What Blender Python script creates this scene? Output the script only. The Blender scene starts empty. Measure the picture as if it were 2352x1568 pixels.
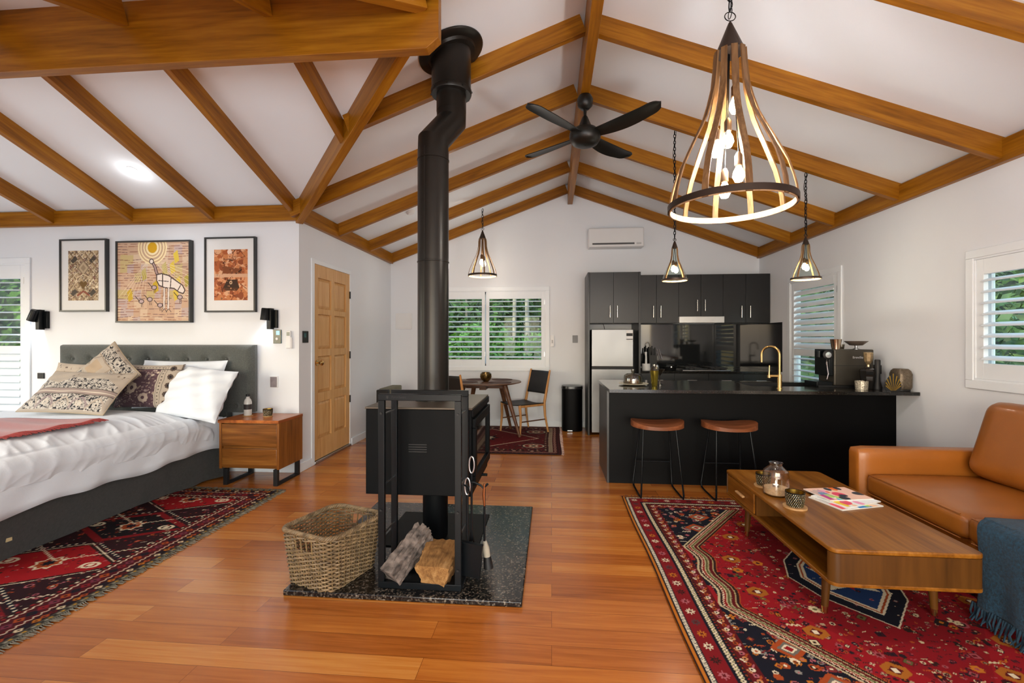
SKY, REAR, BEDW, BEDR, PB, PS, DL, EXPO = .75, 190, 19, 16, 50, 11, 30, -0.03
import bpy, math, random
import numpy as np
from mathutils import Vector, Matrix
PI = math.pi
random.seed(7); rng = np.random.default_rng(7)
COL = bpy.context.scene.collection
T = Matrix.Translation
def R(a, ax): return Matrix.Rotation(math.radians(a), 4, ax)
def S(x, y, z): return Matrix.Diagonal((x, y, z, 1))

# ------------------------------------------------------------ mesh builder
class MB:
    def __init__(s): s.v = []; s.f = []
    def add(s, vs, fs, M=None):
        o = len(s.v)
        for v in vs:
            v = Vector(v)
            if M is not None: v = M @ v
            s.v.append((v.x, v.y, v.z))
        for f in fs: s.f.append(tuple(i+o for i in f))
        return s
    def box(s, x0, x1, y0, y1, z0, z1, M=None):
        vs = [(x0,y0,z0),(x1,y0,z0),(x1,y1,z0),(x0,y1,z0),(x0,y0,z1),(x1,y0,z1),(x1,y1,z1),(x0,y1,z1)]
        return s.add(vs, [(0,3,2,1),(4,5,6,7),(0,1,5,4),(1,2,6,5),(2,3,7,6),(3,0,4,7)], M)
    def ring(s, x0, x1, z0, z1, w, y0, y1, M=None):      # rectangular frame in the xz plane
        s.box(x0,x1,y0,y1,z1-w,z1,M); s.box(x0,x1,y0,y1,z0,z0+w,M)
        s.box(x0,x0+w,y0,y1,z0+w,z1-w,M); s.box(x1-w,x1,y0,y1,z0+w,z1-w,M); return s
    def tube(s, pts, r, n=8, closed=False, M=None, cap=True):
        pts = [Vector(p) for p in pts]; N = len(pts)
        rs = list(r) if isinstance(r, (list, tuple)) else [r]*N
        vs = []; prev = None
        for i, p in enumerate(pts):
            if closed: d = pts[(i+1) % N]-pts[i-1]
            elif i == 0: d = pts[1]-p
            elif i == N-1: d = p-pts[i-1]
            else: d = (pts[i+1]-p).normalized()+(p-pts[i-1]).normalized()
            if d.length < 1e-9: d = Vector((0,0,1))
            d.normalize()
            if prev is None:
                a = Vector((0,0,1)) if abs(d.z) < .9 else Vector((1,0,0))
                u = d.cross(a).normalized()
            else:
                u = prev-d*prev.dot(d)
                u = u.normalized() if u.length > 1e-6 else d.orthogonal().normalized()
            prev = u; w = d.cross(u)
            for k in range(n):
                a = 2*PI*k/n; vs.append(p+(u*math.cos(a)+w*math.sin(a))*rs[i])
        fs = []
        for i in range(N if closed else N-1):
            j = (i+1) % N
            for k in range(n):
                l = (k+1) % n; fs.append((i*n+k, i*n+l, j*n+l, j*n+k))
        if not closed and cap:
            fs.append(tuple(range(n-1,-1,-1))); fs.append(tuple((N-1)*n+k for k in range(n)))
        return s.add(vs, fs, M)
    def cyl(s, p0, p1, r0, r1=None, n=20, M=None): return s.tube([p0, p1], [r0, r0 if r1 is None else r1], n, M=M)
    def lathe(s, prof, c=(0,0,0), n=28, M=None, sq=None, open_=False):
        vs = []; fs = []
        for r, z in prof:
            for k in range(n):
                a = 2*PI*k/n; x, y = math.cos(a), math.sin(a)
                if sq:
                    q = (abs(x)**sq+abs(y)**sq)**(-1/sq); x *= q; y *= q
                vs.append((c[0]+r*x, c[1]+r*y, c[2]+z))
        for i in range(len(prof)-1):
            for k in range(n):
                l = (k+1) % n; fs.append((i*n+k, i*n+l, (i+1)*n+l, (i+1)*n+k))
        loop = prof[0] == prof[-1] or open_
        if prof[0][0] > .002 and not loop: fs.append(tuple(range(n-1,-1,-1)))
        if prof[-1][0] > .002 and not loop: fs.append(tuple((len(prof)-1)*n+k for k in range(n)))
        return s.add(vs, fs, M)
    def prism(s, poly, h0, h1, M=None):                # polygon in xy, extruded in z
        n = len(poly); vs = [(x,y,h0) for x,y in poly]+[(x,y,h1) for x,y in poly]
        return s.add(vs, [tuple(range(n-1,-1,-1)), tuple(range(n,2*n))]+[(i,(i+1)%n,n+(i+1)%n,n+i) for i in range(n)], M)
    def grid(s, P, nu, nv, M=None, flip=False):        # P[i][j] list of rows
        vs = [p for row in P for p in row]; fs = []
        for i in range(nu-1):
            for j in range(nv-1):
                q = (i*nv+j, (i+1)*nv+j, (i+1)*nv+j+1, i*nv+j+1); fs.append(q[::-1] if flip else q)
        return s.add(vs, fs, M)
    def soft(s, sx, sy, sz, r=.05, n=10, bulge=0, M=None):   # rounded, subdivided box centred on the origin
        for ax in range(3):
            for sg in (-1, 1):
                P = []
                for i in range(n+1):
                    row = []
                    for j in range(n+1):
                        a = -1+2*i/n; b = -1+2*j/n
                        a = math.copysign(abs(a)**.75, a); b = math.copysign(abs(b)**.75, b)
                        q = [0,0,0]; q[ax] = sg; q[(ax+1)%3] = a; q[(ax+2)%3] = b
                        h = (sx/2, sy/2, sz/2); p = Vector([q[k]*h[k] for k in range(3)])
                        c = Vector([max(-(h[k]-r), min(h[k]-r, p[k])) for k in range(3)])
                        d = p-c
                        if d.length > 1e-7: p = c+d.normalized()*r
                        if bulge:
                            p.z += math.copysign(bulge, p.z)*max(0,1-(p.x/h[0])**2)*max(0,1-(p.y/h[1])**2)*min(1,abs(p.z)/(h[2]*.5))
                        row.append(p)
                    P.append(row)
                s.grid(P, n+1, n+1, M, flip=(sg < 0))
        return s

def finish(me, smooth, merge, angle):
    if merge:
        import bmesh
        b = bmesh.new(); b.from_mesh(me); bmesh.ops.remove_doubles(b, verts=b.verts, dist=1e-5)
        bmesh.ops.recalc_face_normals(b, faces=b.faces); b.to_mesh(me); b.free()
    if smooth:
        me.shade_smooth()
        try: me.set_sharp_from_angle(angle=math.radians(angle))
        except Exception: pass

def mk(name, mb, mat, parent=None, local=False, bevel=0, seg=2, smooth=True, merge=False, angle=38):
    me = bpy.data.meshes.new(name); me.from_pydata(mb.v, [], mb.f)
    if parent is not None and not local: me.transform(WM(parent).inverted())
    if mat is not None: me.materials.append(mat)
    me.update(); finish(me, smooth, merge, angle)
    o = bpy.data.objects.new(name, me); COL.objects.link(o)
    if parent is not None: o.parent = parent
    if bevel:
        b = o.modifiers.new('bevel', 'BEVEL'); b.width = bevel; b.segments = seg; b.limit_method = 'ANGLE'; b.angle_limit = math.radians(40)
    return o
def WM(o):
    m = o.matrix_basis.copy()
    return WM(o.parent) @ m if o.parent else m
def tag(o, label, cat, group=None):
    o['label'] = label; o['category'] = cat
    if group: o['group'] = group
    return o
def thing(name, label, cat, loc=(0,0,0), rz=0, group=None):
    o = bpy.data.objects.new(name, None); COL.objects.link(o); o.empty_display_size = .1
    o.location = loc; o.rotation_euler = (0,0,math.radians(rz)); return tag(o, label, cat, group)
def struct(name, mb, mat, parent=None, **k):
    o = mk(name, mb, mat, parent, **k)
    if parent is None: o['kind'] = 'structure'
    return o
def kids(o): return [c for c in COL.objects if c.parent == o]
def dup(root, loc=None, rz=None, label=None, cp=None):
    c = root.copy(); COL.objects.link(c)
    if cp is not None: c.parent = cp
    if loc is not None: c.location = loc
    if rz is not None: c.rotation_euler = (0,0,math.radians(rz))
    if label: c['label'] = label
    for k in kids(root): dup(k, cp=c)
    return c

# ------------------------------------------------------------ materials
def lin(h):
    h = h.lstrip('#'); o = []
    for i in (0,2,4):
        c = int(h[i:i+2],16)/255; o.append(c/12.92 if c <= .04045 else ((c+.055)/1.055)**2.4)
    return tuple(o)
def newm(name):
    m = bpy.data.materials.new(name); m.use_nodes = True; nt = m.node_tree
    return m, nt, nt.nodes['Principled BSDF']
def N(nt, t, **k):
    n = nt.nodes.new(t)
    for a, b in k.items():
        if a in n.inputs.keys(): n.inputs[a].default_value = b
        else: setattr(n, a, b)
    return n
def ramp(nt, fac, stops):
    r = nt.nodes.new('ShaderNodeValToRGB'); e = r.color_ramp.elements
    while len(e) < len(stops): e.new(.5)
    for el, (p, c) in zip(e, stops): el.position = p; el.color = (*c, 1)
    nt.links.new(fac, r.inputs[0]); return r.outputs[0]
def coords(nt, scale=(1,1,1), kind='Object', rot=(0,0,0)):
    tc = N(nt, 'ShaderNodeTexCoord'); mp = N(nt, 'ShaderNodeMapping'); mp.inputs['Scale'].default_value = scale; mp.inputs['Rotation'].default_value = rot
    nt.links.new(tc.outputs[kind], mp.inputs[0]); return mp.outputs[0]
def bump(nt, b, h, strength=.2, dist=.01):
    n = N(nt, 'ShaderNodeBump'); n.inputs['Strength'].default_value = strength; n.inputs['Distance'].default_value = dist
    nt.links.new(h, n.inputs['Height']); nt.links.new(n.outputs[0], b.inputs['Normal'])
def mat(name, col, rough=.5, metal=0, var=.06, vs=6, bmp=0, bs=150, spec=.5, coat=0, sheen=0):
    m, nt, b = newm(name); c = lin(col)
    b.inputs['Roughness'].default_value = rough; b.inputs['Metallic'].default_value = metal
    b.inputs['Specular IOR Level'].default_value = spec; b.inputs['Coat Weight'].default_value = coat
    if sheen: b.inputs['Sheen Weight'].default_value = sheen; b.inputs['Sheen Roughness'].default_value = .5
    v = coords(nt); n = N(nt, 'ShaderNodeTexNoise', Scale=vs, Detail=4.0); nt.links.new(v, n.inputs[0])
    nt.links.new(ramp(nt, n.outputs[0], [(.3, tuple(x*(1-var) for x in c)), (.7, tuple(min(1,x*(1+var)) for x in c))]), b.inputs['Base Color'])
    if bmp:
        n2 = N(nt, 'ShaderNodeTexNoise', Scale=bs, Detail=3.0); nt.links.new(v, n2.inputs[0]); bump(nt, b, n2.outputs[0], bmp, .005)
    return m
def wood(name, dark, mid, light, axis='x', scale=1, rough=.4, coat=0, fine=1.0):
    m, nt, b = newm(name)
    st = {'x': (.9,14,14), 'y': (14,.9,14), 'z': (14,14,.9)}[axis]
    tc = N(nt, 'ShaderNodeTexCoord'); oi = N(nt, 'ShaderNodeObjectInfo'); ad = N(nt, 'ShaderNodeVectorMath', operation='ADD')
    sc = N(nt, 'ShaderNodeVectorMath', operation='SCALE'); sc.inputs['Scale'].default_value = 31.0
    cb = N(nt, 'ShaderNodeCombineXYZ'); nt.links.new(oi.outputs['Random'], cb.inputs[0]); nt.links.new(oi.outputs['Random'], cb.inputs[1]); nt.links.new(oi.outputs['Random'], cb.inputs[2])
    nt.links.new(cb.outputs[0], sc.inputs[0]); nt.links.new(tc.outputs['Object'], ad.inputs[0]); nt.links.new(sc.outputs[0], ad.inputs[1])
    mp = N(nt, 'ShaderNodeMapping'); mp.inputs['Scale'].default_value = tuple(x*scale for x in st); nt.links.new(ad.outputs[0], mp.inputs[0])
    n1 = N(nt, 'ShaderNodeTexNoise', Scale=1.0, Detail=6.0, Distortion=.9); nt.links.new(mp.outputs[0], n1.inputs[0])
    n2 = N(nt, 'ShaderNodeTexNoise', Scale=5.0, Detail=5.0, Distortion=.3); nt.links.new(mp.outputs[0], n2.inputs[0])
    mx = N(nt, 'ShaderNodeMix', data_type='FLOAT'); mx.inputs[0].default_value = .35*fine; nt.links.new(n1.outputs[0], mx.inputs[2]); nt.links.new(n2.outputs[0], mx.inputs[3])
    nt.links.new(ramp(nt, mx.outputs[0], [(.3, lin(dark)), (.5, lin(mid)), (.72, lin(light))]), b.inputs['Base Color'])
    b.inputs['Roughness'].default_value = rough; b.inputs['Specular IOR Level'].default_value = .28; b.inputs['Coat Weight'].default_value = coat*.6; b.inputs['Coat Roughness'].default_value = .2
    bump(nt, b, n2.outputs[0], .08, .002); return m
def emit(name, col, st):
    m, nt, b = newm(name); b.inputs['Base Color'].default_value = (*lin(col),1); b.inputs['Emission Color'].default_value = (*lin(col),1); b.inputs['Emission Strength'].default_value = st; return m
def glass(name, col='#ffffff', rough=.02, tint=.06, ior=1.45):
    m, nt, b = newm(name); nt.nodes.remove(b); out = nt.nodes['Material Output']
    tr = N(nt, 'ShaderNodeBsdfTransparent'); tr.inputs[0].default_value = (*lin(col),1)
    gl = N(nt, 'ShaderNodeBsdfGlossy'); gl.inputs['Roughness'].default_value = rough
    lw = N(nt, 'ShaderNodeLayerWeight'); lw.inputs[0].default_value = .5; fr = N(nt, 'ShaderNodeMath', operation='POWER'); fr.inputs[1].default_value = 4.0; nt.links.new(lw.outputs['Facing'], fr.inputs[0]); mx = N(nt, 'ShaderNodeMixShader')
    ad = N(nt, 'ShaderNodeMath', operation='ADD'); ad.inputs[1].default_value = tint; nt.links.new(fr.outputs[0], ad.inputs[0])
    nt.links.new(ad.outputs[0], mx.inputs[0]); nt.links.new(tr.outputs[0], mx.inputs[1]); nt.links.new(gl.outputs[0], mx.inputs[2]); nt.links.new(mx.outputs[0], out.inputs[0]); return m
def painted_mat(name, rough=.9, bmp=.3, bs=400, sheen=0, spec=.2):
    m, nt, b = newm(name); a = N(nt, 'ShaderNodeVertexColor'); a.layer_name = 'Col'
    v = coords(nt); n = N(nt, 'ShaderNodeTexNoise', Scale=bs, Detail=3.0); nt.links.new(v, n.inputs[0])
    r = ramp(nt, n.outputs[0], [(.2,(.78,.78,.78)),(.8,(1,1,1))]); mx = N(nt, 'ShaderNodeMix', data_type='RGBA', blend_type='MULTIPLY'); mx.inputs[0].default_value = 1 if bmp else 0
    nt.links.new(a.outputs[0], mx.inputs[6]); nt.links.new(r, mx.inputs[7]); nt.links.new(mx.outputs[2], b.inputs['Base Color'])
    b.inputs['Roughness'].default_value = rough; b.inputs['Specular IOR Level'].default_value = spec; b.inputs['Sheen Weight'].default_value = sheen
    if bmp: bump(nt, b, n.outputs[0], bmp, .003)
    return m

W = {}
W['wall'] = mat('white_wall_paint', '#e5e8ec', .7, var=.01, vs=2)
W['ceil'] = mat('white_ceiling_paint', '#ecf2f7', .75, var=.01, vs=2)
W['trim'] = mat('white_trim_gloss', '#e9eef2', .4, var=.01)
W['beam'] = wood('oiled_beam_timber', '#6c3f03', '#935c0a', '#b07718', 'x', 1.0, .42, .15)
W['pine'] = wood('clear_pine', '#c28f52', '#d3a469', '#dfb57e', 'z', 1.2, .4, .1)
W['acac_x'] = wood('acacia_across', '#52300f', '#7c4a1c', '#a06a2e', 'x', .8, .32, .25)
W['acac_y'] = wood('acacia_depth', '#7a3c14', '#a85a22', '#cc7d3a', 'y', .8, .3, .3)
W['acac_z'] = wood('acacia_upright', '#5c3210', '#86501e', '#a86c30', 'z', .9, .35, .2)
W['wal_y'] = wood('walnut_along', '#563008', '#7c4a10', '#9a6522', 'y', .9, .34, .05)
W['wal_z'] = wood('walnut_upright', '#3c2206', '#51300c', '#643e14', 'z', .6, .4, .0)
W['wal_x'] = wood('walnut_across', '#4a2c18', '#63402a', '#7c5438', 'x', .9, .4, .1)
W['oak'] = wood('teak_pale', '#a8713c', '#c08a52', '#d2a068', 'z', 1, .5)
W['stoolw'] = wood('stool_timber', '#5c3018', '#7c4628', '#9a6040', 'x', .9, .4, .1)
W['black'] = mat('black_satin_metal', '#0a0e11', .34, .0, var=.1, spec=.22)
W['stove'] = mat('charcoal_stove_paint', '#07090b', .5, .0, spec=.12, var=.08, bmp=.05, bs=500)
W['flue'] = mat('charcoal_flue_paint', '#2b2824', .33, .6, var=.06)
W['blackm'] = mat('matt_black', '#0d0d0e', .55, 0, var=.1)
W['cab'] = mat('black_brushed_cabinet', '#151617', .38, .0, var=.25, vs=3, bmp=.05, bs=60)
W['island'] = mat('black_satin_panel', '#030304', .5, 0, var=.1, spec=.12)
W['steel'] = mat('brushed_steel', '#b9bbbd', .28, 1, var=.05, vs=3)
W['chrome'] = mat('bright_chrome', '#d8d8d8', .12, 1, var=.02)
W['brass'] = mat('brushed_brass', '#c9a56a', .25, 1, var=.05)
W['white'] = mat('white_plastic', '#e6e6e6', .4, var=.01)
W['linen'] = mat('white_cotton', '#dfe4ea', .85, var=.02, vs=9, bmp=.12, bs=90, sheen=.2)
W['grey'] = mat('grey_weave_upholstery', '#50534f', .9, var=.25, vs=120, bmp=.5, bs=420, sheen=.3)
W['valance'] = mat('dark_grey_quilted_fabric', '#383734', .9, var=.2, vs=60, bmp=.5, bs=260, sheen=.2)
W['leather'] = mat('tan_leather', '#98581a', .38, var=.08, vs=4, bmp=.12, bs=220, coat=.1)
W['blkleather'] = mat('black_leather', '#151516', .5, var=.1, bmp=.1, bs=200)
W['glass'] = glass('clear_glass'); W['dglass'] = glass('smoky_glass', '#b8b0a0', .03, .12)
W['pane'] = glass('window_glass', '#f4fbf8', .01, .01)
W['bulbglow'] = emit('glowing_bulb', '#ffe0a8', 45)
W['wax'] = mat('white_wax', '#efece4', .6)
W['gold'] = mat('gold_metal', '#a8873c', .3, 1, var=.2, vs=40)
W['bronze'] = mat('hammered_bronze', '#6e6253', .38, .7, var=.25, vs=60, bmp=.6, bs=120)
W['bark'] = mat('grey_bark', '#665a52', .9, var=.7, vs=26, bmp=1, bs=60)
W['split'] = wood('split_log_timber', '#5e3c1c', '#8e6538', '#b48a58', 'y', 1.8, .85)
W['beige'] = mat('beige_piping', '#a8977f', .9, var=.1)
W['cork'] = mat('pale_timber_coaster', '#b58a58', .6, var=.15, vs=30)

def floor_mat():
    m, nt, b = newm('hardwood_floor_boards'); L = nt.links
    v = coords(nt)
    br = N(nt, 'ShaderNodeTexBrick', offset=.37, squash=1.0); L.new(v, br.inputs[0])
    for k, x in {'Scale':1.0,'Mortar Size':.0010,'Mortar Smooth':.2,'Bias':0.0,'Brick Width':1.45,'Row Height':.125}.items(): br.inputs[k].default_value = x
    br.inputs['Color1'].default_value = (0,0,0,1); br.inputs['Color2'].default_value = (1,1,1,1); br.inputs['Mortar'].default_value = (.5,.5,.5,1)
    mp = N(nt, 'ShaderNodeMapping'); mp.inputs['Scale'].default_value = (1.6,30,1); L.new(v, mp.inputs[0])
    ad = N(nt, 'ShaderNodeVectorMath', operation='MULTIPLY_ADD'); L.new(br.outputs[0], ad.inputs[0]); ad.inputs[1].default_value = (37,53,11); L.new(mp.outputs[0], ad.inputs[2])
    n1 = N(nt, 'ShaderNodeTexNoise', Scale=1.0, Detail=6.0, Distortion=1.1); L.new(ad.outputs[0], n1.inputs[0])
    n3 = N(nt, 'ShaderNodeTexNoise', Scale=4.0, Detail=4.0); L.new(ad.outputs[0], n3.inputs[0])
    mx = N(nt, 'ShaderNodeMix', data_type='FLOAT'); mx.inputs[0].default_value = .62; L.new(br.outputs[0], mx.inputs[2]); L.new(n1.outputs[0], mx.inputs[3])
    mx2 = N(nt, 'ShaderNodeMix', data_type='FLOAT'); mx2.inputs[0].default_value = .15; L.new(mx.outputs[0], mx2.inputs[2]); L.new(n3.outputs[0], mx2.inputs[3])
    c = ramp(nt, mx2.outputs[0], [(.16, lin('#7e3f12')), (.38, lin('#ad6022')), (.56, lin('#c2742c')), (.82, lin('#d8964a'))])
    mm = N(nt, 'ShaderNodeMix', data_type='RGBA'); L.new(br.outputs['Fac'], mm.inputs[0]); L.new(c, mm.inputs[6]); mm.inputs[7].default_value = (*lin('#6a3412'),1)
    L.new(mm.outputs[2], b.inputs['Base Color']); b.inputs['Roughness'].default_value = .26; b.inputs['Coat Weight'].default_value = .25; b.inputs['Coat Roughness'].default_value = .15
    bump(nt, b, br.outputs['Fac'], -.15, .002); return m
def granite_mat():
    m, nt, b = newm('speckled_brown_granite'); v = coords(nt)
    vo = N(nt, 'ShaderNodeTexVoronoi', Scale=120.0); nt.links.new(v, vo.inputs[0]); n = N(nt, 'ShaderNodeTexNoise', Scale=40.0, Detail=6.0); nt.links.new(v, n.inputs[0])
    mx = N(nt, 'ShaderNodeMix', data_type='RGBA'); mx.inputs[0].default_value = .5; nt.links.new(vo.outputs['Color'], mx.inputs[6]); nt.links.new(n.outputs[1], mx.inputs[7])
    nt.links.new(ramp(nt, mx.outputs[2], [(.42, lin('#0a0a0b')), (.54, lin('#26221e')), (.64, lin('#51473c')), (.76, lin('#7d7468'))]), b.inputs['Base Color'])
    b.inputs['Roughness'].default_value = .18; return m
def stone_mat():
    m, nt, b = newm('black_stone_benchtop'); v = coords(nt); n = N(nt, 'ShaderNodeTexNoise', Scale=90.0, Detail=4.0); nt.links.new(v, n.inputs[0])
    nt.links.new(ramp(nt, n.outputs[0], [(.4, lin('#0e0e0e')), (.62, lin('#25231f')), (.75, lin('#4c463c'))]), b.inputs['Base Color']); b.inputs['Roughness'].default_value = .13; return m
W['floor'] = floor_mat(); W['granite'] = granite_mat(); W['stone'] = stone_mat()
W['paint'] = painted_mat('dyed_wool_pile', .92, .35, 500); W['print'] = painted_mat('printed_paper', .5, 0, 100); W['cloth'] = painted_mat('printed_cotton', .9, .3, 600, .1)

# ------------------------------------------------------------ pattern canvas (dyes of rugs, prints, cushions)
class Cv:
    def __init__(s, w, h, res, bg):
        s.w, s.h, s.res = w, h, res; s.nx = int(w/res)+1; s.ny = int(h/res)+1
        s.a = np.zeros((s.ny, s.nx, 3)); s.a[:] = lin(bg)
        s.X, s.Y = np.meshgrid(np.linspace(0,w,s.nx), np.linspace(0,h,s.ny))
    def win(s, x0, x1, y0, y1):
        i0 = max(0,int(y0/s.res)); i1 = min(s.ny,int(y1/s.res)+2); j0 = max(0,int(x0/s.res)); j1 = min(s.nx,int(x1/s.res)+2)
        return slice(i0,max(i0,i1)), slice(j0,max(j0,j1))
    def put(s, w, m, c):
        s.a[w][m] = lin(c) if isinstance(c, str) else c
    def rect(s, x0, x1, y0, y1, c): w = s.win(x0,x1,y0,y1); s.put(w, (s.X[w]>=x0)&(s.X[w]<=x1)&(s.Y[w]>=y0)&(s.Y[w]<=y1), c)
    def poly(s, pts, c):
        xs = [p[0] for p in pts]; ys = [p[1] for p in pts]; w = s.win(min(xs),max(xs),min(ys),max(ys)); X = s.X[w]; Y = s.Y[w]
        m = np.zeros(X.shape, bool); n = len(pts)
        for i in range(n):
            x1,y1 = pts[i]; x2,y2 = pts[(i+1)%n]
            if abs(y1-y2) < 1e-9: continue
            m ^= ((y1>Y) != (y2>Y)) & (X < (x2-x1)*(Y-y1)/(y2-y1)+x1)
        s.put(w, m, c)
    def disc(s, x, y, r, c, r0=0, asp=1.0):
        w = s.win(x-r,x+r,y-r*asp,y+r*asp); d = np.hypot(s.X[w]-x, (s.Y[w]-y)/asp); s.put(w, (d<=r)&(d>=r0), c)
    def line(s, p, q, wd, c):
        dx, dy = q[0]-p[0], q[1]-p[1]; L = math.hypot(dx,dy)
        if L < 1e-6: return
        nx, ny = -dy/L*wd/2, dx/L*wd/2
        s.poly([(p[0]+nx,p[1]+ny),(q[0]+nx,q[1]+ny),(q[0]-nx,q[1]-ny),(p[0]-nx,p[1]-ny)], c)
    def path(s, pts, wd, c, closed=False):
        for a, b in zip(pts, pts[1:]+(pts[:1] if closed else [])): s.line(a, b, wd, c)
    def zig(s, p, q, amp, per, wd, c):
        dx, dy = q[0]-p[0], q[1]-p[1]; L = math.hypot(dx,dy); n = max(2,int(L/per*2)); u = (dx/L,dy/L); v = (-u[1],u[0])
        pts = [(p[0]+dx*i/n+v[0]*amp*(1 if i%2 else -1), p[1]+dy*i/n+v[1]*amp*(1 if i%2 else -1)) for i in range(n+1)]; s.path(pts, wd, c)
    def star(s, x, y, r, c, k=8, inner=.5, rot=0):
        s.poly([(x+(r if i%2==0 else r*inner)*math.cos(rot+PI*i/k), y+(r if i%2==0 else r*inner)*math.sin(rot+PI*i/k)) for i in range(2*k)], c)
    def dia(s, x, y, rx, ry, c): s.poly([(x-rx,y),(x,y-ry),(x+rx,y),(x,y+ry)], c)
    def flower(s, x, y, r, c1, c2, k=6):
        for i in range(k): s.disc(x+r*.62*math.cos(2*PI*i/k), y+r*.62*math.sin(2*PI*i/k), r*.38, c1)
        s.disc(x, y, r*.35, c2)
def painted(name, cv, material, parent, fn, local=False, smooth=True):
    ny, nx = cv.ny, cv.nx; P = fn(cv.X, cv.Y)
    co = np.stack([np.broadcast_to(p, cv.X.shape) for p in P], -1).reshape(-1,3)
    idx = np.arange(ny*nx).reshape(ny,nx); F = np.stack([idx[:-1,:-1], idx[:-1,1:], idx[1:,1:], idx[1:,:-1]], -1).reshape(-1,4)
    me = bpy.data.meshes.new(name); me.vertices.add(len(co)); me.vertices.foreach_set('co', co.ravel().astype(np.float32))
    me.loops.add(F.size); me.loops.foreach_set('vertex_index', F.ravel().astype(np.int32)); me.polygons.add(len(F))
    me.polygons.foreach_set('loop_start', np.arange(0,F.size,4,dtype=np.int32)); me.polygons.foreach_set('loop_total', np.full(len(F),4,np.int32))
    me.update(calc_edges=True)
    at = me.color_attributes.new('Col', 'FLOAT_COLOR', 'POINT'); c = np.ones((ny*nx,4)); c[:,:3] = cv.a.reshape(-1,3); at.data.foreach_set('color', c.ravel().astype(np.float32))
    if parent is not None and not local: me.transform(WM(parent).inverted())
    me.materials.append(material)
    if smooth: me.shade_smooth()
    o = bpy.data.objects.new(name, me); COL.objects.link(o)
    if parent is not None: o.parent = parent
    return o
# ============================================================ the room
XL, XR, YB, YF, YR, XW = -2.53, 3.05, 4.37, 7.0, -3.2, -6.6      # wall planes
XM, SL, ZC = .28, .37, 2.68                                       # ridge line, roof slope, ceiling height at the walls
def grid_wall(mb, u0, u1, z0, z1, holes, put):
    us = sorted({u0,u1,*[h[0] for h in holes],*[h[1] for h in holes]}); zs = sorted({z0,z1,*[h[2] for h in holes],*[h[3] for h in holes]})
    for a, b in zip(us, us[1:]):
        for c, d in zip(zs, zs[1:]):
            mu, mz = (a+b)/2, (c+d)/2
            if not any(h[0]<mu<h[1] and h[2]<mz<h[3] for h in holes): put(mb, a, b, c, d)
TH = .12
fl = MB(); fl.box(XW-.1, XR+.1, YR-.1, YF+.1, -.1, 0); struct('floor', fl, W['floor'], smooth=False)
def wally(name, y, s, u0, u1, z1, holes, extra=None):
    mb = MB(); grid_wall(mb, u0, u1, 0, z1, holes, lambda m,a,b,c,d: m.box(a,b,min(y,y+s*TH),max(y,y+s*TH),c,d))
    if extra: extra(mb)
    return struct(name, mb, W['wall'], smooth=False, merge=True)
def wallx(name, x, s, u0, u1, z1, holes, extra=None):
    mb = MB(); grid_wall(mb, u0, u1, 0, z1, holes, lambda m,a,b,c,d: m.box(min(x,x+s*TH),max(x,x+s*TH),a,b,c,d))
    if extra: extra(mb)
    return struct(name, mb, W['wall'], smooth=False, merge=True)
FW = (-1.95, -.09, .915, 2.09); WA = (5.13, 6.11, .06, 2.06); WB = (2.2, 3.57, 1.05, 1.93); BW = (-6.5, -5.565, .06, 2.15); DR = (4.65, 5.533, 0, 2.16)
ZP = 2.69
def gable(y, s):
    def f(mb): mb.prism([(XL,ZP),(XR,ZP),(XM,ZP+SL*(XR-XM))], 0, TH, T((0,y if s<0 else y+TH,0)) @ R(90,'X'))
    return f
wally('wall_far', YF, 1, XL-TH, XR+TH, ZP, [FW], gable(YF,1))
RG = (-1.9, 2.5, .02, 2.3)
wally('wall_rear', YR, -1, XL-TH, XR+TH, ZP, [RG], gable(YR,-1))
wallx('wall_right', XR, 1, YR, YF, ZP+.03, [WA, WB, (-2.6,-.4,.9,2.1)])
wallx('wall_left', XL, -1, YB+TH, YF, ZP+.03, [DR])
wallx('wall_left_rear', XL, -1, YR, .69-TH, ZP+.03, [])
wally('wall_bed', YB, 1, XW-TH, XL, ZP+.03, [BW])
wally('wall_bed_rear', .69, -1, XW-TH, XL, ZP+.03, [(-5.6,-3.6,.9,2.1)])
def wg(mb): mb.prism([(.69,ZP),(YB,ZP),(2.53,ZP+SL*1.84)], 0, TH, T((XW-TH,0,0)) @ R(90,'Z') @ R(90,'X'))
wallx('wall_bed_end', XW, -1, .69, YB, ZP+.03, [(1.2,3.4,.9,2.1)], wg)
def roof(poly, zf):
    mb = MB(); n = len(poly); lo = [(x,y,zf(x,y)) for x,y in poly]; hi = [(x,y,zf(x,y)+.08) for x,y in poly]
    mb.add(lo+hi, [tuple(range(n-1,-1,-1)), tuple(range(n,2*n))]+[(i,(i+1)%n,n+(i+1)%n,n+i) for i in range(n)])
    return struct('ceiling', mb, W['ceil'], smooth=False)
e = .12
roof([(XM,YR-e),(XR+e,YR-e),(XR+e,YF+e),(XM,YF+e)], lambda x,y: ZC+SL*(XR-x))
zl = lambda x,y: ZC+SL*(x-XL)
roof([(XM,YF+e),(XL-e,YF+e),(XL-e,YB+e),(-.69,2.53)], zl)
roof([(XM,YF+e),(-.69,2.53),(XM,2.53)], zl)
roof([(XM,2.53),(-.69,2.53),(XM,YR-e)], zl)
roof([(-.69,2.53),(XL-e,.69-e),(XL-e,YR-e),(XM,YR-e)], zl)
roof([(XL-e,YB+e),(XW-e,YB+e),(XW-e,2.53),(-.69,2.53)], lambda x,y: ZC+SL*(YB-y))
roof([(XW-e,.69-e),(XL-e,.69-e),(-.69,2.53),(XW-e,2.53)], lambda x,y: ZC+SL*(y-.69))
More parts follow.
